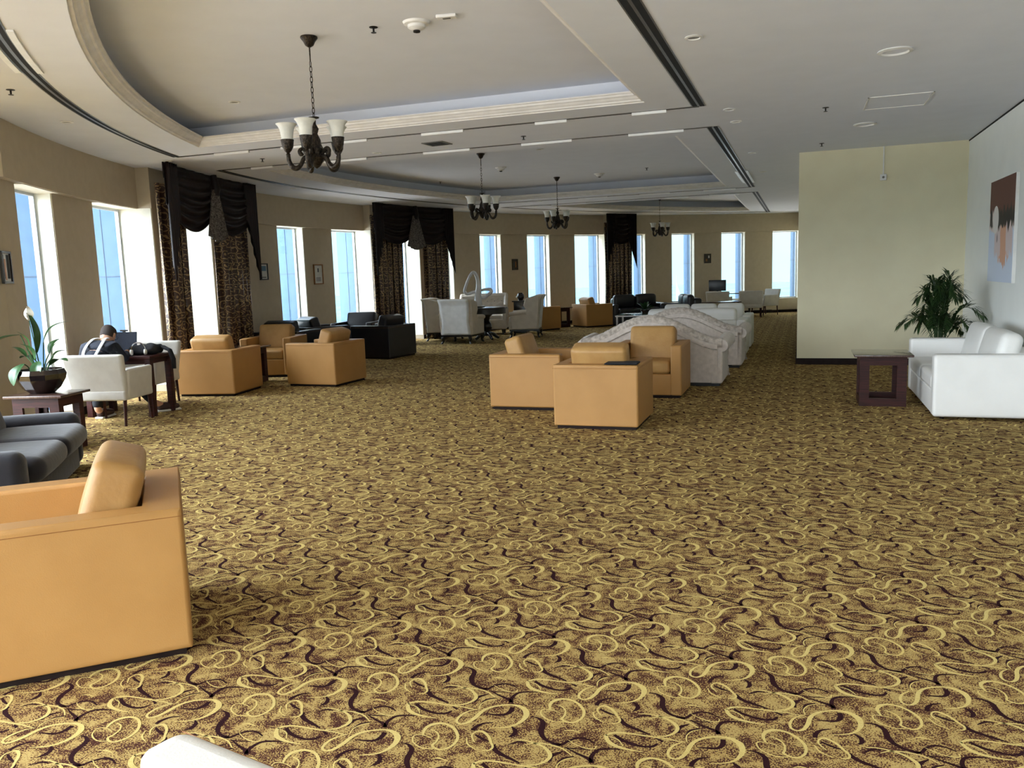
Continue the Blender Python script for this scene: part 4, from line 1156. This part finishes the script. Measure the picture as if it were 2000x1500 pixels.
o = thing('jacket', (-7.78, 8.16, .755), D(12), 'crumpled black jacket heaped on the right side of the desk', 'jacket')
def heap(p):
    return (p[0] * (1 + .12 * math.sin(9 * p[1] + 2)), p[1] * (1 + .1 * math.sin(11 * p[0])), p[2] * (1 + .35 * math.sin(23 * p[0] + 9 * p[1]) * math.cos(19 * p[1])) )
MB().rbox((0, 0, .055), (.32, .30, .10), .045, 4, mid=12, bulge=(0, 0, .25), fn=heap).build('folded_body', 'black_cloth', o)
MB().tube([(.02, .12, .09), (.18, .1, .07), (.285, .06, .035), (.33, .05, -.08), (.335, .04, -.2)], [.04, .04, .035, .035, .03], 12, flat=.6).build('hanging_sleeve', 'black_cloth', o)
o = thing('headphones', (-7.68, 7.93, .754), D(30), 'pair of silver headphones lying on the desk by the jacket', 'headphones')
pts = [(.08 * math.cos(t), .0, .075 + .085 * math.sin(t)) for t in [PI * i / 14 for i in range(15)]]
MB().tube(pts, .008, 8).build('headband', 'chrome', o)
for s in (-1, 1):
    MB().lathe([(0, -.015), (.035, -.012), (.038, .0), (.03, .015), (0, .018)], 20, T_(s * .08, 0, .042) @ Matrix.Rotation(PI / 2, 4, 'Y')).build('ear_cup', 'white_plastic', o)

# ============================================================ curtains
def curtain(a0, a1, panels, label, swags=2, mid=True):
    """a0 near angle, a1 far angle; hangs in front of the column pair"""
    am = (a0 + a1) / 2; R0c = 15.42
    px_, py_ = pol(R0c, am)
    root = thing('curtain', (px_, py_, 0), 0, label, 'curtain', 'patterned curtains under dark swagged valances')
    def P(R, a, z):
        x, y = pol(R, a); return (x - px_, y - py_, z)
    for q, (p0, p1, nf) in enumerate(panels):
        width = abs(p0 - p1) * PI / 180 * R0c * 1.8
        def fn(u, v, p0=p0, p1=p1, nf=nf, q=q):
            z = 3.05 * (1 - v) + .02
            ph = u * nf * 2 * PI + q
            amp = .075 + .02 * math.sin(u * 9 + q * 2)
            sq = 1 - .06 * math.sin(PI * v)      # a touch of waist
            a = (p0 + p1) / 2 + (p1 - p0) * (u - .5) * sq
            return P(R0c + .07 + amp * math.sin(ph) + .012 * math.sin(3 * ph + v * 5), a + .12 * math.sin(2 * ph), z)
        MB().grid(fn, nf * 12, 24, uvf=lambda u, v, w_=width: (u * w_, (1 - v) * 3.05)).build('curtain_panel', 'brocade', root, solid=.004)
    # valance
    Rv_ = R0c - .10
    MB().grid(lambda u, v: P(Rv_ - .01 - .012 * math.sin(u * 60), a0 + (a1 - a0) * u, HC - .005 - .22 * v), 60, 2).build('valance_heading', 'swag', root, solid=.01)
    ns = swags
    for k in range(ns):
        s0 = a0 + (a1 - a0) * (k / ns - (.06 if k else 0)); s1 = a0 + (a1 - a0) * ((k + 1) / ns + (.06 if k < ns - 1 else 0))
        def sw(u, v, s0=s0, s1=s1):
            sag = math.sin(PI * u) ** .8
            drop = .56 + .36 * sag
            fold = math.sin(v * 7 * 2 * PI * .9) * .028 * sag
            return P(Rv_ - .02 - fold - .07 * math.sin(PI * v) * sag, s0 + (s1 - s0) * u, HC - .02 - v * drop)
        MB().grid(sw, 24, 60).build('swag', 'swag', root, solid=.006)
    if mid:
        def jb(u, v):
            wv = (.25 + .75 * v) * 1.05
            a = am + (u - .5) * 2 * wv * (57.3 / R0c) * .34
            return P(Rv_ - .13 - .02 * math.sin(u * 6 * 2 * PI), a, HC - .25 - v * (.72 + .1 * math.cos((u - .5) * PI)))
        MB().grid(jb, 48, 20).build('centre_jabot', 'jabot', root, solid=.005)
        MB().tube([P(Rv_ - .12, am, HC - .02), P(Rv_ - .15, am, HC - .25), P(Rv_ - .15, am, HC - .34)], [.05, .07, .04], 10).build('rosette', 'swag', root)
    for sgn, s0 in ((1, a0), (-1, a1)):
        # stepped cascades at both ends
        def cs_(u, v, s0=s0, sgn=sgn):
            wdt = 1.35
            a = s0 - sgn * (wdt * u - .12)
            ln = (1.65 - 1.05 * u) + .06 * math.sin(u * 5 * 2 * PI)
            return P(Rv_ - .06 - .035 * math.sin(u * 5 * 2 * PI) - .01, a, HC - .01 - v * ln)
        MB().grid(cs_, 50, 14).build('cascade', 'swag', root, solid=.006)
    return root
curtain(200.3, 188.7, [(199.3, 197.0, 3), (192.3, 188.6, 6)], 'nearest curtain, two patterned panels tied under a dark swag by the desk')
curtain(171.9, 160.9, [(171.2, 167.4, 5), (163.9, 160.8, 5)], 'middle curtain, two patterned panels framing a tall window behind the wingback chairs')
curtain(138.7, 134.8, [(138.4, 134.9, 6)], 'farthest curtain, a single narrow dark patterned drop', swags=1, mid=False)

# ============================================================ chandeliers
def chandelier(loc, label):
    o = thing('chandelier', loc, 0, label, 'chandelier', 'bronze chandeliers with frosted glass shades')
    # z measured down from the raised ceiling
    MB().lathe([(0, 0), (.07, 0), (.072, -.012), (.05, -.04), (.035, -.07), (.012, -.085), (0, -.088)], 24).build('canopy', 'bronze', o)
    lk = MB()
    MB().tube([(0, 0, -.085), (0, 0, -.20)], .006, 8).build('stem', 'bronze', o)
    z = -.195; k = 0
    while z > -.62:
        pts = []
        for i in range(14):
            t = 2 * PI * i / 14; a, b = .011 * math.cos(t), .026 * math.sin(t)
            pts.append((a, 0, z - .024 + b) if k % 2 else (0, a, z - .024 + b))
        lk.tube(pts, .0032, 6, closed=True); z -= .042; k += 1
    lk.build('chain', 'bronze', o)
    zt = z + .01
    MB().lathe([(0, zt), (.045, zt - .005), (.042, zt - .012), (.015, zt - .02), (.014, zt - .06), (.035, zt - .10), (.022, zt - .14), (.045, zt - .19), (.05, zt - .23), (.07, zt - .27), (.06, zt - .31), (.075, zt - .34), (.05, zt - .38), (.03, zt - .41), (0, zt - .43)], 20).build('column', 'bronze', o)
    zb = zt - .34
    for j in range(5):
        a = D(68 + 72 * j); c_, s_ = math.cos(a), math.sin(a)
        def q(r, z_): return (r * c_, r * s_, z_)
        sc_ = [q(.115 + .028 * math.cos(t), zb + .055 + .028 * math.sin(t)) for t in [PI * .2 + i * .5 for i in range(8)]]
        arm = [q(.05, zb + .01)] + [q(.10, zb + .0), q(.13, zb - .055), q(.165, zb - .085), q(.20, zb - .075), q(.225, zb - .03), q(.23, zb + .03)]
        ar = MB().tube(cat(arm, 4), rads([.022, .018, .018, .022, .022, .02, .016], 4), 10)
        ar.tube(cat([q(.05, zb + .02), q(.085, zb + .06), q(.115, zb + .075), q(.135, zb + .055), q(.125, zb + .03), q(.108, zb + .04)], 4), rads([.010, .013, .015, .017, .019, .014], 4), 10)
        ao = ar.build('arm', 'bronze', o)
        X, Y = .23 * c_, .23 * s_
        MB().lathe([(0, zb + .02), (.02, zb + .025), (.012, zb + .04), (.03, zb + .06), (.046, zb + .09), (.052, zb + .13), (.055, zb + .15), (.05, zb + .15), (0, zb + .12)], 18, T_(X, Y, 0)).build('cup', 'bronze', ao)
        MB().lathe([(.047, zb + .145), (.05, zb + .18), (.056, zb + .22), (.068, zb + .255), (.086, zb + .275), (.088, zb + .279), (.083, zb + .277), (.064, zb + .255), (.052, zb + .22), (.046, zb + .18), (.043, zb + .145)], 24, T_(X, Y, 0)).build('shade', 'frost', ao)
    return o
cd0 = chandelier((-3.92, 6.23, HU), 'bronze five-arm chandelier nearest the camera in the first tray')
dup(cd0, (-5.13, 13.21, HU), D(20), 'bronze chandelier in the middle tray, left one of the two')
dup(cd0, (-4.99, 17.3, HU), D(50), 'bronze chandelier in the middle tray, right one of the two')
dup(cd0, (-3.88, 23.98, HU), D(10), 'small distant bronze chandelier in the farthest tray')

# ============================================================ wall things
def wall_frame(a, z0, z1, wdt, label, fm, face_m, art):
    x, y = pol(RP, a)
    o = thing('picture_frame', (x, y, 0), D(a + 180) - PI / 2, label, 'picture')   # local +Y faces the room
    fr = MB(); t = .022
    for b in ((-wdt / 2, wdt / 2, z0, z0 + t), (-wdt / 2, wdt / 2, z1 - t, z1), (-wdt / 2, -wdt / 2 + t, z0, z1), (wdt / 2 - t, wdt / 2, z0, z1)):
        fr.box(b[0], b[1], .002, .03, b[2], b[3])
    fr.build('frame', fm, o, smooth=False)
    sh = MB().box(-wdt / 2 + t, wdt / 2 - t, .002, .012, z0 + t, z1 - t).build('print', face_m, o, smooth=False)
    for (u0, u1, v0, v1, m_) in art:
        X = lambda u: -wdt / 2 + t + (wdt - 2 * t) * u
        Z = lambda v: z0 + t + (z1 - z0 - 2 * t) * v
        MB().box(X(u0), X(u1), .012, .0135, Z(v0), Z(v1)).build('printed_area', m_, sh, smooth=False)
    return o
TXT = [(.2, .8, .30 - k * .06, .325 - k * .06, 'ink') for k in range(4)]
wall_frame(212.3, 1.67, 2.00, .26, 'dark framed photograph at the left edge of the photo', 'wood_black', 'white_plastic', [(.05, .4, .1, .95, 'ink'), (.5, .7, .05, .8, 'skin'), (.72, .95, .1, .95, 'ink')])
wall_frame(183.2, 1.64, 1.97, .28, 'small black-framed certificate right of the nearest curtain', 'wood_black', 'paper', [(.12, .88, .55, .9, 'ink_blue'), (.15, .85, .08, .14, 'ink')])
wall_frame(176.2, 1.51, 1.95, .33, 'gold-framed certificate with a dark crest between two windows', 'gold', 'paper', [(.42, .58, .62, .84, 'ink')] + TXT)
wall_frame(149.5, 1.71, 2.03, .22, 'small carved dark panel between windows behind the wingback chairs', 'gilt_dark', 'gilt_dark', [(.2, .45, .2, .8, 'gold'), (.55, .8, .3, .7, 'ink')])
wall_frame(123.4, 1.74, 2.05, .24, 'small carved dark panel on the farthest pier above the monitor', 'gilt_dark', 'gilt_dark', [(.15, .4, .55, .85, 'paper'), (.55, .85, .15, .45, 'gold')])
o = thing('painting', (2.29, 11.44, 1.305), 0, 'tall abstract canvas in brown, black, peach and pale blue above the sofa', 'painting')
MB().box(-.038, -.002, -.66, .66, 0, 1.245).build('canvas', 'white_plastic', o, smooth=False)
MB().box(-.0395, -.038, -.655, .655, .004, 1.241).build('painted_face', 'painting', o, smooth=False)
o = thing('wall_socket', (1.14, YC, 2.87), 0, 'white square socket box fed by a thin conduit high on the cream wall', 'socket')
MB().rbox((0, -.02, 0), (.09, .036, .09), .006, 2).build('box', 'white_plastic', o)
MB().box(-.008, .008, -.016, 0, .045, HC - 2.87).build('conduit', 'white_plastic', o, smooth=False)
MB().lathe([(0, 0), (.018, 0), (.018, .004), (0, .004)], 16, T_(0, -.038, 0) @ Matrix.Rotation(PI / 2, 4, 'X')).build('dial', 'slot_frame', o)

# ============================================================ plants
# peace lily in a faceted black bowl
PX, PY, PZ = -7.13, 6.07, .58
o = thing('peace_lily', (PX, PY, PZ), 0, 'peace lily with one white flower in a black faceted bowl', 'potted plant')
MB().lathe([(0, 0), (.11, 0), (.17, .05), (.225, .14), (.235, .19), (.215, .235), (.20, .235), (.19, .20), (0, .20)], 11).build('pot', 'pot', o, smooth=False)
MB().lathe([(0, .205), (.19, .20)], 20).build('soil', 'soil', o)
RI = Vector((math.cos(yaw), math.sin(yaw), 0)); BK = Vector((-math.sin(yaw), math.cos(yaw), 0))
def blade(base, mid_, tip, wd, nm='leaf', m_='leaf', stem=True, cup=.25):
    b, m1, t = Vector(base), Vector(mid_), Vector(tip)
    if stem:
        MB().tube(cat([b, b.lerp(m1, .5) + Vector((0, 0, .02)), m1], 4), .006, 6).build('stem', 'leaf', o)
    d = (t - m1); sd = d.cross(Vector((0, 0, 1)))
    sd = sd.normalized() if sd.length > 1e-4 else Vector((1, 0, 0)); sd = (sd * .8 + RI * .5 * (1 if sd.dot(RI) >= 0 else -1)).normalized()
    up = sd.cross(d).normalized()
    def f(u, v):
        c_ = m1.lerp(t, v) + up * (.18 * d.length * math.sin(PI * v)) * (1 if up.z > 0 else -1)
        w_ = wd * math.sin(PI * min(.999, .06 + v * .93)) ** .7
        return c_ + sd * w_ * (u - .5) * 2 + up * cup * w_ * abs(u - .5) * 2
    MB().grid(f, 6, 12).build(nm, m_, o)
def I(r, b, z): return RI * r + BK * b + Vector((0, 0, z))     # right / back / up
for b, m1, t, wd in [
    ((-.04, 0, .2), (-.16, 0, .58), (-.47, -.05, .38), .075), ((.02, .02, .2), (.06, 0, .50), (.32, .05, .70), .04),
    ((0, 0, .2), (-.02, 0, .40), (-.06, 0, .80), .035), ((.02, 0, .2), (-.02, -.05, .34), (-.12, -.1, .50), .06),
    ((.03, 0, .2), (.10, .05, .34), (.24, .1, .40), .04), ((-.03, 0, .2), (-.12, 0, .36), (-.28, .02, .46), .028),
    ((.04, -.04, .2), (.05, -.10, .32), (.06, -.18, .16), .055), ((-.06, -.04, .2), (-.10, -.10, .30), (-.16, -.20, .10), .065),
    ((.06, 0, .2), (.12, -.02, .28), (.30, -.04, .31), .05), ((0, .04, .2), (.04, .12, .38), (.12, .2, .52), .045),
    ((-.02, -.02, .2), (-.07, -.04, .42), (-.16, -.06, .62), .035), ((.06, 0, .2), (.14, .0, .36), (.20, .0, .50), .03), ((-.02, .05, .2), (-.1, .1, .32), (-.26, .12, .34), .045)]:
    blade(I(*b), I(*m1), I(*t), wd)
MB().tube(cat([I(0, 0, .2), I(-.03, 0, .5), I(-.06, 0, .74)], 5), .005, 6).build('flower_stem', 'leaf', o)
MB().grid(lambda u, v: I(-.06 + (u - .5) * 2 * .05 * math.sin(PI * min(.98, v * .9 + .08)), -.02 + .03 * abs(u - .5) * 2, .72 + .14 * v), 6, 10).build('spathe', 'petal', o)
MB().tube([I(-.06, -.03, .75), I(-.06, -.03, .80)], .007, 8).build('spadix', 'frost', o)

# areca palm behind the white sofa
def palm(loc, label, seed=2):
    rr = random.Random(seed)
    o = thing('areca_palm', loc, 0, label, 'potted plant')
    MB().lathe([(0, 0), (.15, 0), (.2, .36), (.21, .4), (.19, .4), (.18, .36), (0, .36)], 28).build('pot', 'pot', o)
    MB().lathe([(0, .365), (.18, .36)], 24).build('soil', 'soil', o)
    n = 28
    for k in range(n):
        a = 2 * PI * k / n + rr.uniform(-.25, .25); reach = rr.uniform(.22, .50); top = rr.uniform(.78, 1.32) if k % 3 else rr.uniform(1.2, 1.42)
        d = Vector((math.cos(a), math.sin(a), 0)); sd = Vector((-d.y, d.x, 0))
        if top > 1.2: reach *= .55
        p0 = d * .04 + Vector((0, 0, .36)); p1 = d * reach * .25 + Vector((0, 0, .36 + (top - .36) * .6)); p2 = d * reach * .6 + Vector((0, 0, top * .98)); p3 = d * reach * 1.0 + Vector((0, 0, top - .10 - .12 * rr.random()))
        pth = cat([p0, p1, p2, p3], 6)
        fr = MB().tube(pth, [.007 * (1 - .8 * i / len(pth)) for i in range(len(pth))], 5)
        L_ = len(pth)
        for i in range(6, L_):
            t = (i - 6) / (L_ - 7); c_ = pth[i]; tg = (pth[min(i + 1, L_ - 1)] - pth[i - 1]).normalized()
            for s in (-1, 1):
                for h_ in (0, .5):
                    if i == L_ - 1 and h_: continue
                    cc_ = c_ if not h_ else c_.lerp(pth[min(i + 1, L_ - 1)], .5)
                    ln = .25 * math.sin(PI * (.25 + .6 * t)) * rr.uniform(.8, 1.1)
                    dr = (sd * s * .8 + tg * .75 + Vector((0, 0, rr.uniform(-.1, .25)))).normalized()
                    nrm = dr.cross(Vector((0, 0, 1))).normalized() * .011
                    a1 = cc_ + dr * ln * .5 + Vector((0, 0, .01)); a2 = cc_ + dr * ln + Vector((0, 0, -.045))
                    fr.add([cc_ - nrm * .3, cc_ + nrm * .3, a1 + nrm, a1 - nrm, a2], [(0, 1, 2, 3), (3, 2, 4)])
        fr.build('frond', 'palm', o)
    return o
palm((1.70, 12.0, 0), 'bushy areca palm behind the far arm of the white sofa')

# ============================================================ the view outside
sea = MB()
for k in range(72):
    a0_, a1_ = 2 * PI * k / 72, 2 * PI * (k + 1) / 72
    for r0_, r1_ in ((2000, 3500), (3500, 6000), (6000, 12000)):  # near sea left out so the added low glow reaches the ceilings
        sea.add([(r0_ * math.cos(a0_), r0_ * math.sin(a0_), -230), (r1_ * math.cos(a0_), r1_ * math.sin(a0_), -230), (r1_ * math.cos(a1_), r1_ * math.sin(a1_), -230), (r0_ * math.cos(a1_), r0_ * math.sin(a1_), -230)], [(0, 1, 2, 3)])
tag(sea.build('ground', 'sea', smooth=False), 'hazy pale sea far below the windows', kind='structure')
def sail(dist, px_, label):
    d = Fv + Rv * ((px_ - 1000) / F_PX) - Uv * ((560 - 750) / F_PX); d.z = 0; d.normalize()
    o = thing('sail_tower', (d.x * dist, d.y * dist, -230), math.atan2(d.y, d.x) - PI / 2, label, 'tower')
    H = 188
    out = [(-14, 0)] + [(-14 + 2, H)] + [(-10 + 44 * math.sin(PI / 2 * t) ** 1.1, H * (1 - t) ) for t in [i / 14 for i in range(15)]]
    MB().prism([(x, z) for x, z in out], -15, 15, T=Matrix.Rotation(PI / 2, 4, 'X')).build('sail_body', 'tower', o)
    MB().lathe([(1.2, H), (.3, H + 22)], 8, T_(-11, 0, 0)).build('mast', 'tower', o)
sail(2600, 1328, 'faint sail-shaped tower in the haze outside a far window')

# ============================================================ person
def skin_mesh(name, verts, edges, radii, m_, parent=None, sub=2, root=0):
    me = bpy.data.meshes.new(name); me.from_pydata([tuple(v) for v in verts], edges, []); me.update()
    ob = bpy.data.objects.new(name, me); col.objects.link(ob)
    md = ob.modifiers.new('skin', 'SKIN'); md.use_smooth_shade = True
    if not me.skin_vertices: me.skin_vertices.new(name='') if hasattr(me.skin_vertices, 'new') else None
    for i, r_ in enumerate(radii):
        r2 = r_ if isinstance(r_, tuple) else (r_, r_)
        me.skin_vertices[0].data[i].radius = r2
        me.skin_vertices[0].data[i].use_root = (i == root)
    sb = ob.modifiers.new('sub', 'SUBSURF'); sb.levels = sub; sb.render_levels = sub
    me.materials.append(M[m_])
    if parent: ob.parent = parent
    return ob
def ensure_skin(ob):
    pass
# local frame: +Y the way he faces, origin on the floor under the hips
pr = thing('person', (-7.93, 7.44, 0), face(104), 'person in a navy top with white straps, seen from behind, hunched over a laptop', 'person')
def bm_skin(name, verts, edges, radii, m_, parent, sub=2, root=0):
    bm = bmesh.new(); lay = bm.verts.layers.skin.verify(); vs = [bm.verts.new(v) for v in verts]
    for a, b in edges: bm.edges.new((vs[a], vs[b]))
    for i, v in enumerate(vs):
        r_ = radii[i]; v[lay].radius = r_ if isinstance(r_, tuple) else (r_, r_); v[lay].use_root = (i == root)
    me = bpy.data.meshes.new(name); bm.to_mesh(me); bm.free(); me.materials.append(M[m_])
    ob = bpy.data.objects.new(name, me); col.objects.link(ob)
    md = ob.modifiers.new('skin', 'SKIN'); md.use_smooth_shade = True
    sb = ob.modifiers.new('sub', 'SUBSURF'); sb.levels = sub; sb.render_levels = sub
    if parent: ob.parent = parent
    return ob
JT = [(0, 0, .56), (0, .04, .68), (0, .15, .79), (0, .25, .87), (0, .30, .92), (0, .345, .96), (0, .385, .99),
      (-.17, .22, .87), (-.26, .26, .72), (-.18, .46, .79), (-.15, .52, .80),
      (.17, .22, .87), (.26, .26, .72), (.18, .46, .79), (.15, .52, .80),
      (-.10, .0, .52), (-.14, .36, .54), (-.12, .22, .12), (-.12, .34, .05),
      (.10, .0, .52), (.20, .40, .53), (.36, .66, .14), (.44, .78, .06)]
EG = [(0, 1), (1, 2), (2, 3), (3, 4), (4, 5), (5, 6), (3, 7), (7, 8), (8, 9), (9, 10), (3, 11), (11, 12), (12, 13), (13, 14), (0, 15), (15, 16), (16, 17), (17, 18), (0, 19), (19, 20), (20, 21), (21, 22)]
RD = [(.13, .10), (.12, .10), (.13, .10), (.11, .08), .055, .06, .05, .06, .045, .035, .028, .06, .045, .035, .028, .08, .065, .045, .035, .08, .065, .045, .035]
# hands with separate fingers joined to the wrists
def hand(w, sgn):
    base = len(JT); W_ = Vector(JT[w])
    JT.append(tuple(W_ + Vector((0, .05, -.005)))); RD.append((.034, .016)); EG.append((w, base))
    for i, (dx, L1) in enumerate(((-.026, .034), (-.009, .040), (.009, .038), (.026, .030))):
        k = len(JT)
        JT.append(tuple(W_ + Vector((dx, .095, 0)))); RD.append(.0095); EG.append((base, k))
        JT.append(tuple(W_ + Vector((dx * 1.15, .095 + L1, -.006)))); RD.append(.0085); EG.append((k, k + 1))
        JT.append(tuple(W_ + Vector((dx * 1.2, .095 + L1 * 1.6, -.022)))); RD.append(.007); EG.append((k + 1, k + 2))
    k = len(JT)
    JT.append(tuple(W_ + Vector((sgn * .04, .05, -.008)))); RD.append(.011); EG.append((base, k))
    JT.append(tuple(W_ + Vector((sgn * .055, .085, -.014)))); RD.append(.009); EG.append((k, k + 1))
hand(10, 1); hand(14, -1)
body = bm_skin('body', JT, EG, RD, 'skin', pr)
# head: ellipsoid with face, joined visually to the neck
hd = MB()
HCn = Vector((0, .40, 1.02))
def headf(p):
    x, y, z = p
    u = z / .125
    k = 1 - .22 * max(0, -u) ** 1.5
    y2 = y * (1 - .05 * max(0, -u)) + (.012 * math.exp(-((x / .018) ** 2)) * math.exp(-((z + .01) / .025) ** 2) * 1.6 if y > .06 else 0)
    return (x * k, y2, z)
hd.rbox((0, 0, 0), (.155, .19, .235), .0775, 8, fn=headf, T=Matrix.Translation(HCn) @ Matrix.Rotation(D(-32), 4, 'X'))
ho = hd.build('head', 'skin', pr)
HT = Matrix.Translation(HCn) @ Matrix.Rotation(D(-32), 4, 'X')
def hairf(p):
    q = headf(p); x, y, z = q
    vis = z > -.045 + .6 * max(0, y + .02) and not (y > .055 and z < .065)
    k = 1.045 if vis else .93
    return (x * k, y * k, z * k)
hr = MB().rbox((0, 0, 0), (.155, .19, .235), .0775, 12, fn=hairf, T=HT)
hr.build('hair', 'hair', ho)
for s in (-1, 1):
    MB().rbox((s * .083, .0, -.01), (.016, .035, .06), .007, 2, T=HT).build('ear', 'skin', ho)
    MB().rbox((s * .032, .094, .005), (.024, .012, .014), .005, 2, T=HT).build('eye', 'white_plastic', ho)
    MB().tube([HT @ Vector((s * .083, .0, .008)), HT @ Vector((s * .08, .10, .008))], .0025, 6).build('glasses_arm', 'black_cloth', ho)
    MB().tube([HT @ Vector((s * .036 + .024 * math.cos(t), .112, .004 + .018 * math.sin(t))) for t in [i * PI / 8 for i in range(16)]], .0025, 6, closed=True).build('glasses_rim', 'black_cloth', ho)
MB().rbox((0, .10, -.055), (.045, .012, .012), .005, 2, T=HT).build('mouth', 'skin', ho)
# clothes
SJ = [JT[i] for i in (0, 1, 2, 3, 4, 7, 8, 9, 11, 12, 13)]
SE = [(0, 1), (1, 2), (2, 3), (3, 4), (3, 5), (5, 6), (6, 7), (3, 8), (8, 9), (9, 10)]
SR = [(.19, .155), (.19, .16), (.20, .165), (.175, .135), .08, .095, .066, .05, .085, .066, .05]
bm_skin('top', SJ, SE, SR, 'navy', pr)
TJ = [JT[i] for i in (0, 15, 16, 17, 19, 20, 21)]
bm_skin('trousers', TJ, [(0, 1), (1, 2), (2, 3), (0, 4), (4, 5), (5, 6)], [(.15, .11), .105, .085, .065, .105, .085, .062], 'black_cloth', pr)
for s in (-1, 1):
    MB().tube(cat([(s * .06, .30, .985), (s * .075, .21, .985), (s * .09, .10, .925), (s * .085, -.0, .835), (s * .05, -.08, .72)], 4), .02, 8, flat=.35).build('strap', 'white_cloth', pr)
for i, a_ in ((18, 0), (22, -45)):
    A = Matrix.Translation((JT[i][0], JT[i][1], 0)) @ Matrix.Rotation(D(a_), 4, 'Z')
    sh_ = MB().rbox((0, .04, .065), (.10, .28, .10), .045, 4, mid=3, T=A, fn=lambda p: (p[0] * (1 + .08 * (p[1] > 0)), p[1], p[2] * (1 - .35 * max(0, p[1] / .14)) - .012 * max(0, p[1] / .14))).build('shoe', 'shoe', pr)
    MB().rbox((0, .04, .013), (.108, .30, .026), .012, 2, T=A).build('sole', 'sole', sh_)
